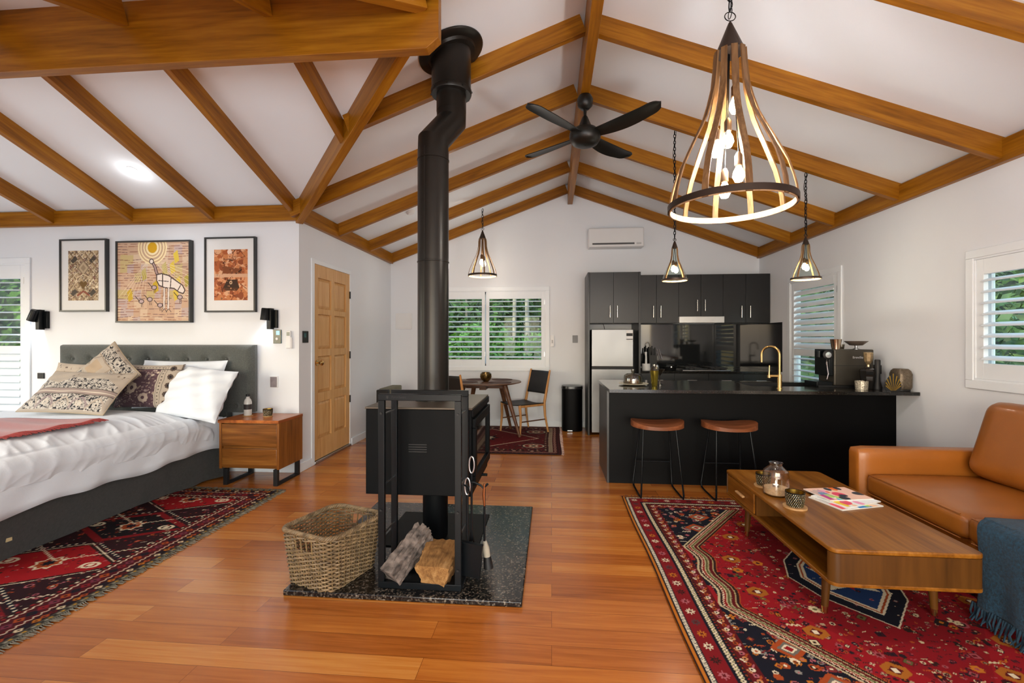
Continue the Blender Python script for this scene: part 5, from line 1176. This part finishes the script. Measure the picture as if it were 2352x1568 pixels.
for a,b in ((2.135,3.20),(1.0,2.125)): cushion('back_cushion',.27,b-a,.50,.085,(2.835,(a+b)/2,.688),R(17,'Y'),.0,14)
pp = MB()
for a,b in ((2.487,3.222),(1.735,2.483)): pp.tube([(2.082,a+.03,.449),(2.082,b-.03,.449)],.004,6); pp.tube([(2.082,a+.03,.325),(2.082,b-.03,.325)],.004,6)
mk('piping', pp, W['leather'], sf)
for x,y in ((2.16,3.2),(2.95,3.2),(2.16,1.0),(2.95,1.0)): mk('leg', MB().cyl((x,y,.115),(x,y,.013 if x<2.28 else .001),.022,.016), W['wal_z'], sf)
# blue knitted throw
kb_ = mat('teal_blue_knit','#123447',.95,var=.6,vs=90,bmp=1,bs=150,sheen=.08)
tb = thing('knitted_throw','teal blue knitted throw with fringe hanging over the sofa seat edge','blanket',(2.2,2.1,.45))
nu_, nv_ = 80, 70; P = []
for i in range(nu_):
    s_ = 1.05*i/(nu_-1); row = []
    for j in range(nv_):
        y = 1.80+.555*j/(nv_-1); w_ = .012*math.sin(y*21+s_*2)+.006*math.sin(y*47)
        if s_ < .60: x = 2.66-s_; z = .478+.006*math.sin(x*15+y*9)
        elif s_ < .70: a = (s_-.60)/.10*PI/2; x = 2.065-.045*math.sin(a); z = .478-.045*(1-math.cos(a))
        else: x = 2.018-w_*(s_-.70)*2.2-.02*(s_-.7); z = .433-(s_-.70)
        if j > nv_-6: y -= 0; 
        row.append(Vector((x,y+.03*math.sin(s_*5)*(j/nv_), z)))
    P.append(row)
o = mk('knitted_cloth', MB().grid(P,nu_,nv_), kb_, tb); mm = o.modifiers.new('s','SOLIDIFY'); mm.thickness = .014; mm.offset = 0
tx = bpy.data.textures.new('knit_relief','CLOUDS'); tx.noise_scale = .012
f = MB(); rg = random.Random(3)
for k in range(46):
    y = 1.80+.555*k/45; x = 2.005; f.tube([(x,y,.09),(x-.012+rg.uniform(-.01,.01),y+rg.uniform(-.01,.01),.05),(x-.02+rg.uniform(-.02,.01),y+rg.uniform(-.02,.02),.018)],[.006,.005,.003],5)
mk('fringe', f, mat('navy_fringe','#16303f',.95,var=.4,vs=80), tb)

# ============================================================ bar stools
bs_ = thing('bar_stool','saddle seat bar stool with black sled legs, left of the two at the island','bar stool',(0,0,0),0,'bar stools at the island')
P = []; nn = 30
for sgn in (1,-1):
    rows = []
    for i in range(13):
        q = i/12; row = []
        for k in range(41):
            a = 2*PI*k/40; x = .222*q*math.copysign(abs(math.cos(a))**.8,math.cos(a)); y = .165*q*math.copysign(abs(math.sin(a))**.85,math.sin(a))
            z = .612+.018*(x/.222)**2*1.6+.004*math.sin(0)-.010*(y<0)*abs(y)/.165 if sgn > 0 else .575+.012*(x/.222)**2
            row.append(Vector((x,y,z)))
        rows.append(row)
    P.append(rows)
sm_ = MB(); sm_.grid(P[0],13,41); sm_.grid(P[1],13,41,flip=True); sm_.grid([P[0][12],P[1][12]],2,41)
mk('saddle_seat', sm_, W['stoolw'], bs_, local=True, merge=True, angle=50)
for s_ in (-1,1):
    lg = MB(); top = .135*s_; bot = .172*s_
    lg.tube([(top*.93,.10,.580),(bot,.185,.05),(bot,.165,.018),(bot,.12,.012),(bot,-.13,.012),(bot,-.185,.020),(bot,-.195,.05),(top,-.09,.580)],.0075,10); mk('sled_leg', lg, W['black'], bs_, local=True)
mk('foot_rail', MB().tube([(-.158,.158,.235),(.158,.158,.235)],.006,8), W['black'], bs_, local=True)
bs_.location = (.915,4.06,.0)
dup(bs_, (1.515,4.05,.0), label='saddle seat bar stool with black sled legs, right of the two at the island')
# ============================================================ dining corner
dt = thing('dining_table','round walnut dining table with splayed legs under the far window','dining table',(-.93,6.36,0))
DX, DY = -.93, 6.36
mk('round_top', MB().lathe([(.001,.722),(.44,.722),(.505,.738),(.507,.744),(.500,.75),(.001,.75)],(DX,DY,0),64), W['wal_x'], dt)
mk('apron', MB().box(DX-.27,DX+.27,DY-.045,DY+.045,.655,.722).box(DX-.045,DX+.045,DY-.27,DY+.27,.655,.722), W['wal_x'], dt)
for ax,ay in ((.5,-.20),(-.33,.36),(.33,.36),(-.5,-.20)):
    q = math.hypot(ax,ay); mk('leg', MB().tube([(DX+ax*.56,DY+ay*.56,.722),(DX+ax,DY+ay,.013)],[.036,.018],14), W['wal_x'], dt)
vs = thing('round_vase','small gold and brown globe bowl in the centre of the dining table','vase',(-.92,6.33,.75)); mk('globe', MB().lathe([(.001,0),(.035,.0),(.062,.022),(.082,.062),(.078,.105),(.055,.128),(.05,.126),(.07,.10),(.07,.06),(.04,.02),(0,.015)],(-.92,6.33,.751),32), mat('antique_gold_globe','#6a522a',.3,.8,var=.8,vs=25), vs)
pm_ = mat('woven_brown_placemat','#4a2c1c',.8,var=.3,vs=60)
for i,(x,y,w_) in enumerate(((-1.17,6.20,'front left'),(-.70,6.18,'front right'),(-1.10,6.62,'back left'),(-.72,6.62,'back right'))):
    tag(mk('placemat', MB().lathe([(.001,0),(.155 if i<2 else .15,0),(.155 if i<2 else .15,.004),(.001,.004)],(x,y,.7505),36), pm_), 'round brown placemat on the dining table, %s' % w_, 'placemat', 'round placemats')
dc_ = thing('dining_chair','black leather and pale timber dining chair right of the round table','dining chair',(0,0,0),0,'dining chairs at the round table')
# local: faces +x
for s_ in (-1,1):
    mk('leg', MB().tube([(.235,s_*.215,.43),(.225,s_*.225,.25),(.245,s_*.235,.013)],[.021,.019,.013],10), W['oak'], dc_, local=True)
    mk('leg', MB().tube([(-.31,s_*.215,.895),(-.245,s_*.215,.60),(-.205,s_*.215,.43),(-.215,s_*.22,.25),(-.265,s_*.23,.013)],[.013,.019,.021,.018,.013],10), W['oak'], dc_, local=True)
    mk('side_rail', MB().box(-.2,.235,s_*.215-.012,s_*.215+.012,.395,.43), W['oak'], dc_, local=True, bevel=.004); mk('stretcher', MB().tube([(-.222,s_*.222,.20),(.228,s_*.228,.20)],.009,8), W['wal_x'], dc_, local=True)
ch = MB(); rows = []
for i in range(13):
    x = -.20+.45*i/12; rows.append([Vector((x,-.225+.45*j/12,.438-.020*(1-(2*j/12-1)**2)+.004*(i==12))) for j in range(13)])
ch.grid(rows,13,13); o = mk('leather_seat', ch, W['blkleather'], dc_, local=True); o.modifiers.new('s','SOLIDIFY').thickness = .012
ch = MB(); rows = []
for i in range(11):
    z = .555+.32*i/10; xb = -.232-.085*i/10; rows.append([Vector((xb-.022*(1-(2*j/12-1)**2)+.004,-.225+.45*j/12,z)) for j in range(13)])
ch.grid(rows,11,13); o = mk('leather_back', ch, W['blkleather'], dc_, local=True); o.modifiers.new('s','SOLIDIFY').thickness = .012
dc_.location = (-.40,6.55,0); dc_.rotation_euler = (0,0,math.radians(221))
dup(dc_, (-1.17,5.98,0), 60, label='black dining chair left of the round table, half hidden by the flue')
ht = thing('oil_heater','white oil column heater by the left wall behind the stove','heater',(-2.0,6.0,0)); hm_ = mat('grey_green_heater','#6b6a58',.5,var=.1)
ht['label'] = 'ribbed grey-green column heater just visible behind the stove, left of the flue'
HM = T((-2.17,6.0,0))@R(90,'Z')
for k in range(9): mk('fin', MB().box(-.24+k*.055,-.205+k*.055,-.075,.075,.10,.70,HM), hm_, ht, bevel=.016, seg=3)
mk('control_box', MB().box(-.33,-.245,-.075,.075,.12,.69,HM), W['blackm'], ht, bevel=.01)
for a in (-.2,.2):
    mk('foot', MB().box(a-.012,a+.012,-.14,.14,.05,.09,HM), W['blackm'], ht)
    for b in (-.12,.12): mk('castor', MB().cyl((a-.01,b,.026),(a+.01,b,.026),.0255,M=HM), W['blackm'], ht)

# ============================================================ basket pendants
def chain(mb, x, y, z0, z1, L=.044, w=.010, r=.0028):
    n = max(1,int((z1-z0)/(L*.72)))
    for k in range(n):
        zc = z0+(k+.5)*(z1-z0)/n; h = (z1-z0)/n*.66; pts = []
        for q in range(10):
            a = 2*PI*q/10; u = w*math.cos(a); v = h*math.sin(a); pts.append((x+(u if k%2 else 0), y+(0 if k%2 else u), zc+v))
        mb.tube(pts,r,5,closed=True)
    cord = [(x+.014*math.sin(t*14),y+.010*math.cos(t*9),z0+(z1-z0)*t) for t in [i/24 for i in range(25)]]; mb.tube(cord,.0022,5)
pend_wood = wood('bent_pendant_timber','#553c24','#785838','#9c7850','z',2,.5)
def bulb(root, c, r, e):
    b = mk('bulb', MB().lathe([(0,-r*1.25),(r*.6,-r*1.1),(r,-.25*r),(r*.85,r*.6),(r*.45,r*1.4),(r*.4,r*1.7)],c,20), W['bulbglow'], root)
    mk('bulb_socket', MB().lathe([(r*.5,r*1.6),(r*.62,r*1.7),(r*.62,r*3.4),(r*.3,r*4.0),(0,r*4.0)],c,18), mat('bronze_socket','#5a4634',.4,.6), root)
def pendant(label, x, y, zb, prof, ztip, zcone, rc, zroof, nrib, ribw, bulbs, br, sc=1, group=None, glassy=False):
    p = thing('pendant_light', label, 'pendant light', (x,y,zb), 0, group)
    cm_ = MB(); chain(cm_, x, y, ztip+.05*sc, zroof-.0, .052*sc**.5, .012*max(.75,sc), .0034); mk('chain', cm_, W['black'], p)
    rgm = MB(); rgm.tube([(x+.022*sc*math.cos(a),y+.006*math.sin(a),ztip+.022*sc+.022*sc*math.sin(a)) for a in [2*PI*k/16 for k in range(16)]],.0025,6,closed=True)
    rgm.tube([(x,y+.020*sc*math.cos(a),ztip+.035*sc+.020*sc*math.sin(a)) for a in [2*PI*k/16 for k in range(16)]],.0022,6,closed=True); mk('hanging_ring', rgm, W['black'], p)
    dkm = mat('dark_patina_cone','#3c3028',.45,.6,var=.2); mk('cone_cap', MB().lathe([(.004,ztip-zb),(.010,ztip-zb-.01),(rc,zcone-zb),(rc*.97,zcone-zb)],(x,y,zb),32), dkm, p)
    t = .006*sc
    for k in range(nrib):
        a = 2*PI*(k+.35)/nrib; ca, sa = math.cos(a), math.sin(a); m = MB(); rows = []
        for r_,z_ in prof:
            hw = ribw/2
            rows.append([Vector((x+(r_+o)*ca-s_*sa, y+(r_+o)*sa+s_*ca, z_)) for s_,o in ((-hw,0),(hw,0),(hw,t),(-hw,t),(-hw,0))])
        m.grid(rows,len(rows),5); m.add(rows[-1][:4],[(0,1,2,3)]); m.add(rows[0][:4],[(3,2,1,0)]); mk('rib', m, pend_wood, p)
    R_ = prof[-1][0]; 
    mk('bottom_ring', MB().lathe([(R_-.003*sc,0),(R_-.003*sc,.026*sc),(R_+.001,.026*sc),(R_+.001,0),(R_-.003*sc,0)],(x,y,prof[-1][1]),64), wood('pale_ring','#b08860','#c8a27a','#dcbc94','z',2,.5), p)
    mk('metal_band', MB().lathe([(R_+.0065*sc,.003*sc),(R_+.0065*sc,.028*sc),(R_+.0085*sc,.028*sc),(R_+.0085*sc,.003*sc),(R_+.0065*sc,.003*sc)],(x,y,prof[-1][1]),64), dkm, p)
    if glassy: mk('glass_liner', MB().lathe([(r_-.004,z_-zb) for r_,z_ in prof][::-1],(x,y,zb),36,open_=True), W['pane'], p)
    for dx,dy,zc in bulbs:
        bulb(p,(x+dx,y+dy,zc),br,0); mk('bulb_cord', MB().tube([(x+dx,y+dy,zc+br*4),(x+dx*.7,y+dy*.7,(zc+zcone)/2),(x+dx*.3,y+dy*.3,zcone)],.0028,6), W['black'], p)
    return p
base_prof = [(.24,.86),(.27,.80),(.29,.68),(.34,.60),(.43,.50),(.60,.385),(.76,.27),(.88,.18),(.955,.11),(.995,.05),(1.0,0)]
def sprof(r, zb, H): return [(r*a, zb+H*b/.86*.82) for a,b in base_prof]
big = [(.071,2.84),(.076,2.76),(.086,2.66),(.105,2.58),(.130,2.50),(.160,2.435),(.187,2.383),(.222,2.31),(.257,2.235),(.280,2.16),(.294,2.10),(.300,2.05),(.300,2.02)]
pendant('large open timber pendant with several glowing bulbs, hanging nearest the camera', .93,2.47,2.02,big,3.0,2.835,.073,3.31,10,.030,[(.025,0,2.556),(0,.03,2.39),(-.07,.0,2.33),(.035,-.02,2.19),(-.02,.02,2.12)],.030,1.25)
def small(label,x,y,zb,r,zroof,n,gl): 
    H = r*3.3; return pendant(label,x,y,zb,sprof(r,zb,H),zb+H,zb+H*.82,r*.25,zroof,n,.014*(r/.11)**.5,[(-.012,0,zb+H*.30),(.015,.01,zb+H*.27)],.020 if r<.15 else .028,.6 if r<.15 else .9,'small pendants' if False else None,gl)
small('small timber and glass pendant above the left half of the island',1.12,4.27,1.873,.110,3.24,4,True)
small('small timber and glass pendant above the right end of the island',2.258,4.27,1.873,.115,2.82,4,True)
small('medium open timber pendant above the dining table',-.93,6.09,2.19,.188,3.10,8,False)

# ============================================================ ceiling fan
fn = thing('ceiling_fan','black four blade ceiling fan hanging from the ridge beam','ceiling fan',(XM,3.87,3.05))
fx_, fy_ = XM, 3.87; fb_ = mat('black_fan','#16140f',.4,.2,var=.08)
mk('canopy', MB().lathe([(.03,0),(.052,-.006),(.068,-.04),(.062,-.09),(.035,-.118),(.014,-.122)],(fx_,fy_,3.394),32), fb_, fn)
mk('downrod', MB().cyl((fx_,fy_,3.10),(fx_,fy_,3.30),.013), fb_, fn)
mk('motor', MB().lathe([(.014,.19),(.022,.18),(.055,.10),(.075,.085),(.098,.075),(.105,.055),(.128,.045),(.132,.02),(.128,-.01),(.105,-.045),(.06,-.062),(0,-.066)],(fx_,fy_,3.03),44), fb_, fn)
for k in range(4):
    a0 = math.radians(52+90*k); M = T((fx_,fy_,3.055))@Matrix.Rotation(a0,4,'Z'); rows = []; NB = 28
    for i in range(NB+1):
        t = i/NB; r = .09+.60*t; w = .085+.065*math.sin(min(1,t*1.35)*PI*.62)-.02*t; tipf = math.sqrt(max(0,1-max(0,(t-.86)/.14)**2)); w *= max(.02,tipf); sweep = -.06*t*t+.02*t; pitch = .32-.18*t; z = .02*t-.02*math.sin(t*PI)*.6
        top = [Vector((r, sweep+w*(q-.5), z+(q-.5)*w*-pitch+.010*(1-(2*q-1)**2))) for q in [j/8 for j in range(9)]]
        bot = [Vector((p.x,p.y,p.z-.007)) for p in top][::-1]; rows.append(top+bot+[top[0]])
    m = MB(); m.grid(rows,NB+1,19,M); mk('blade', m, fb_, fn, merge=True, angle=45)
sd = thing('smoke_alarm','small round white smoke alarm on the left ceiling slope near the gable','smoke alarm',(-1.7,5.65,2.98)); Ms_ = T((-1.78,5.62,ZC+SL*(-1.78-XL)-.001))@R(-math.degrees(math.atan(SL)),'Y'); mk('alarm_body', MB().lathe([(.001,-.035),(.04,-.033),(.052,-.015),(.055,0)],n=28,M=Ms_), W['white'], sd)
# ============================================================ garden outside the windows
gm_ = mat('forest_soil','#2f3a1e',.95,var=.4,vs=2)
struct('ground', MB().box(-40,-6.9,-25,40,-.9,-.7).box(3.4,40,-25,40,-.9,-.7).box(-6.9,3.4,7.4,40,-.9,-.7), gm_)
def leafmat(name, c, tr=.4):
    m, nt, b = newm(name); n = N(nt,'ShaderNodeTexNoise',Scale=3.0,Detail=2.0); nt.links.new(coords(nt),n.inputs[0]); k = lin(c)
    nt.links.new(ramp(nt,n.outputs[0],[(.3,tuple(x*.45 for x in k)),(.7,tuple(min(1,x*1.5) for x in k))]), b.inputs['Base Color']); b.inputs['Roughness'].default_value=.5; b.inputs['Transmission Weight'].default_value=0; return m
LM = [leafmat('leaf_dark','#3d5a22'), leafmat('leaf_fresh','#6f9a34'), leafmat('leaf_olive','#566b35')]
TM = mat('pale_trunk','#8f8878',.9,var=.4,vs=8,bmp=.6,bs=20)
def hillmat():
    m, nt, b = newm('forest_hillside'); v = coords(nt); vo = N(nt,'ShaderNodeTexVoronoi',Scale=5.0); nt.links.new(v,vo.inputs[0]); n = N(nt,'ShaderNodeTexNoise',Scale=1.2,Detail=8.0,Roughness=.75); nt.links.new(v,n.inputs[0])
    mx = N(nt,'ShaderNodeMix',data_type='RGBA'); mx.inputs[0].default_value=.6; nt.links.new(vo.outputs['Color'],mx.inputs[6]); nt.links.new(n.outputs[0],mx.inputs[7])
    nt.links.new(ramp(nt,mx.outputs[2],[(.38,lin('#0c130a')),(.52,lin('#24361a')),(.64,lin('#3f5a26')),(.8,lin('#5f7a3a'))]),b.inputs['Base Color']); b.inputs['Roughness'].default_value=.9; return m
def shrub(label, c, rx, ry, rz, n, s, mi, seed, cat='shrub'):
    r = random.Random(seed); t = thing('shrub' if cat=='shrub' else 'garden_tree', label, cat, (c[0],c[1],-.7)); m = MB()
    for _ in range(n):
        while True:
            p = [r.uniform(-1,1) for _ in range(3)]; d = sum(q*q for q in p)
            if .15 < d < 1: break
        q = Vector((c[0]+p[0]*rx,c[1]+p[1]*ry,c[2]+p[2]*rz)); a = Vector([r.uniform(-1,1) for _ in range(3)]).normalized(); b = a.orthogonal().normalized(); L = s*r.uniform(.6,1.4); w = L*.42
        m.add([q-a*L,q+b*w,q+a*L,q-b*w],[(0,1,2,3)])
    o = mk('foliage', m, LM[mi], t, smooth=False); mk('stem', MB().tube([(c[0],c[1],-.72),(c[0]+.05,c[1],c[2]*.5),(c[0],c[1],c[2]+rz*.5)],[.05,.04,.015],8), TM, t); return t
shrub('bright green shrub low outside the far window on its left',(-1.35,8.7,.95),.75,.6,.75,1800,.07,1,1)
shrub('leafy green shrub low outside the far window on its right',(-.25,8.9,.75),.8,.6,.75,1800,.06,1,2)
shrub('dark tree crown outside the far window on the left',(-2.2,11.5,2.2),1.9,1.2,2.6,3400,.10,0,3,'tree')
shrub('dark tree crown outside the far window on the right',(.6,11.8,2.0),1.9,1.2,2.6,3400,.10,0,4,'tree')
shrub('olive tree crown behind the centre of the far window',(-.8,14,2.6),3.2,1.4,3.6,3600,.13,2,5,'tree')
for i,(x,y,h_) in enumerate(((-.62,9.9,5),(-.95,10.4,5),(-.30,10.2,5),(-1.75,10.8,5))):
    tag(mk('tree_trunk', MB().tube([(x,y,-.72),(x+.10,y,1.4),(x+.02+.1*i,y+.1,h_)],[.06,.05,.035],10), TM), 'slender pale tree trunk outside the far window, %s' % ['leftmost of the middle pair','behind the window post','rightmost of the group','at the left'][i], 'tree trunk','pale trunks')
shrub('sunlit green tree outside the sofa-side window, top half',(6.0,3.6,2.0),1.2,1.7,1.1,3000,.08,1,6,'tree')
shrub('dark green shrub low outside the sofa-side window',(6.3,3.9,.6),1.1,1.8,1.0,2600,.08,0,7)
shrub('olive tree further behind the sofa-side window',(9.5,5.0,2.2),2.0,3.2,3.2,3400,.13,2,8,'tree')
shrub('dark green shrub outside the kitchen side window',(5.6,7.6,.9),1.1,1.6,1.5,3000,.09,0,9)
shrub('tall olive tree outside the kitchen side window',(8.0,11.0,2.2),2.2,2.2,3.2,3200,.13,2,10,'tree')
shrub('dark tree outside the bedroom window',(-8.2,8.6,1.8),2.0,1.3,2.4,3600,.10,0,11,'tree')
shrub('green shrub low outside the bedroom window',(-7.3,6.9,1.0),1.3,.8,1.4,3000,.07,1,12)
shrub('olive tree behind the bedroom window',(-11.5,12.5,2.6),3.4,2.0,3.6,3600,.14,2,13,'tree')

hm2 = MB(); rows = []
for i in range(40):
    row = []
    for j in range(90):
        x = -34+68*j/89; d = i/39; y = 15.5+9*d; row.append(Vector((x,y,-.8+9.5*d**.8+.6*math.sin(x*1.3+i)*math.sin(i*.7+x*.4)+random.uniform(-.25,.25))))
    rows.append(row)
hm2.grid(rows,40,90)
rows = []
for i in range(40):
    row = []
    for j in range(90):
        y = -20+45*j/89; d = i/39; x = 12.5+9*d; row.append(Vector((x,y,-.8+9*d**.8+.6*math.sin(y*1.3+i)*math.sin(i*.7+y*.4)+random.uniform(-.25,.25))))
    rows.append(row)
hm2.grid(rows,40,90,flip=True); struct('hill', hm2, hillmat(), smooth=False)

# ============================================================ light
wd = bpy.data.worlds.new('sky'); bpy.context.scene.world = wd; wd.use_nodes = True; nt = wd.node_tree; bg = nt.nodes['Background']
sky = nt.nodes.new('ShaderNodeTexSky'); sky.sky_type = 'NISHITA'; sky.sun_disc = False; sky.sun_elevation = math.radians(35); sky.sun_rotation = math.radians(200); sky.air_density = 1.5; sky.dust_density = 2
nt.links.new(sky.outputs[0], bg.inputs[0]); bg.inputs[1].default_value = SKY
def area(name, M, sx, sy, e_, col):
    l = bpy.data.lights.new(name,'AREA'); l.shape = 'RECTANGLE'; l.size = sx; l.size_y = sy; l.energy = e_; l.color = col
    o = bpy.data.objects.new(name,l); COL.objects.link(o); o.matrix_world = M; return o
# added fill panels in made-up openings out of view, standing in for daylight
area('fill_rear', T((.3,YR+.02,1.2))@R(103,'X'), 4.2, 2.2, REAR, (.90,.955,1))
area('fill_right', T((XR-.01,-1.5,1.5))@R(90,'Z')@R(90,'X'), 2.1, 1.2, 30, (.90,.955,1))
area('fill_bed_end', T((XW+.03,2.3,1.5))@R(-90,'Z')@R(102,'X'), 2.1, 1.2, BEDW, (.90,.955,1))
area('fill_bed_rear', T((-4.6,.74,1.5))@R(104,'X'), 1.9, 1.2, BEDR, (.90,.955,1))
for nm,x0,x1 in (('rear',RG[0],RG[1]),):
    mb = MB().ring(x0,x1,RG[2],RG[3],.07,YR-.1,YR-.02)
    for k in range(1,3): mb.box(x0+(x1-x0)*k/3-.03,x0+(x1-x0)*k/3+.03,YR-.1,YR-.02,RG[2],RG[3])
    struct('window_5', mb, W['trim'])  # unseen glazing frame, added round the opening for the rear fill panel
def pt(name,c,e_,r=.05,col=(1,.9,.78)):
    l = bpy.data.lights.new(name,'POINT'); l.energy = e_; l.shadow_soft_size = r; l.color = col; o = bpy.data.objects.new(name,l); COL.objects.link(o); o.location = c; return o
pt('pendant_lamp_large',(.93,2.47,2.30),PB,.09,(.97,.98,1)); pt('pendant_lamp_left',(1.12,4.27,1.96),PS,.03); pt('pendant_lamp_right',(2.258,4.27,1.96),PS,.03); pt('pendant_lamp_dining',(-.93,6.09,2.33),PS*1.6,.05,(1,.94,.86))
# unseen downlights added on the roof slopes behind the camera as fill light
def fill_downl(label,x,y,zf,ax,sgn,e_):
    z = zf(x,y); M = T((x,y,z-.001))@R(sgn*math.degrees(math.atan(SL)),ax); d = thing('downlight',label,'downlight',(x,y,z))
    mk('rim', MB().lathe([(.040,-.004),(.052,-.004),(.052,0),(.040,0)],n=28,M=M), W['white'], d); mk('lens', MB().lathe([(.001,-.002),(.040,-.002)],n=28,M=M), emit('fill_downlight_glow','#ffffff',8), d)
    l = bpy.data.lights.new('fill_downlight_beam','SPOT'); l.energy = e_; l.spot_size = math.radians(130); l.spot_blend = .8; l.shadow_soft_size = .05; l.color = (1,.98,.95); o = bpy.data.objects.new('fill_downlight_beam',l); COL.objects.link(o); o.location = (x,y,z-.02)
zrf = lambda x,y: ZC+SL*(XR-x); zlf = lambda x,y: ZC+SL*(x-XL)
for i,(x,y) in enumerate(((1.9,.6),(1.9,-1.4))): fill_downl('added fill downlight behind the camera on the right slope, %s' % ['nearer','further'][i],x,y,zrf,'Y',1,DL)
for i,(x,y) in enumerate(((-1.2,-.2),(-1.2,-1.9))): fill_downl('added fill downlight behind the camera on the left slope, %s' % ['nearer','further'][i],x,y,zlf,'Y',-1,DL)
l = bpy.data.lights.new('bed_downlight_beam','SPOT'); l.energy = DL*.5; l.spot_size = math.radians(120); l.spot_blend = .8; l.shadow_soft_size = .05; o = bpy.data.objects.new('bed_downlight_beam',l); COL.objects.link(o); o.location = (-3.80,3.825,2.83)

# ============================================================ camera
cd_ = bpy.data.cameras.new('camera'); cam = bpy.data.objects.new('camera', cd_); COL.objects.link(cam)
cam.location = (0,0,1.34); cam.rotation_euler = (PI/2,0,math.atan(91/1045)); cd_.sensor_width = 36; cd_.sensor_fit = 'HORIZONTAL'; cd_.lens = 36*1045/2352
cd_.shift_y = -5/2352; cd_.clip_start = .05
sc = bpy.context.scene; sc.camera = cam
vs_ = sc.view_settings; vs_.view_transform = 'Standard'; vs_.look = 'None'; vs_.gamma = 1; vs_.use_curve_mapping = False; vs_.exposure = EXPO
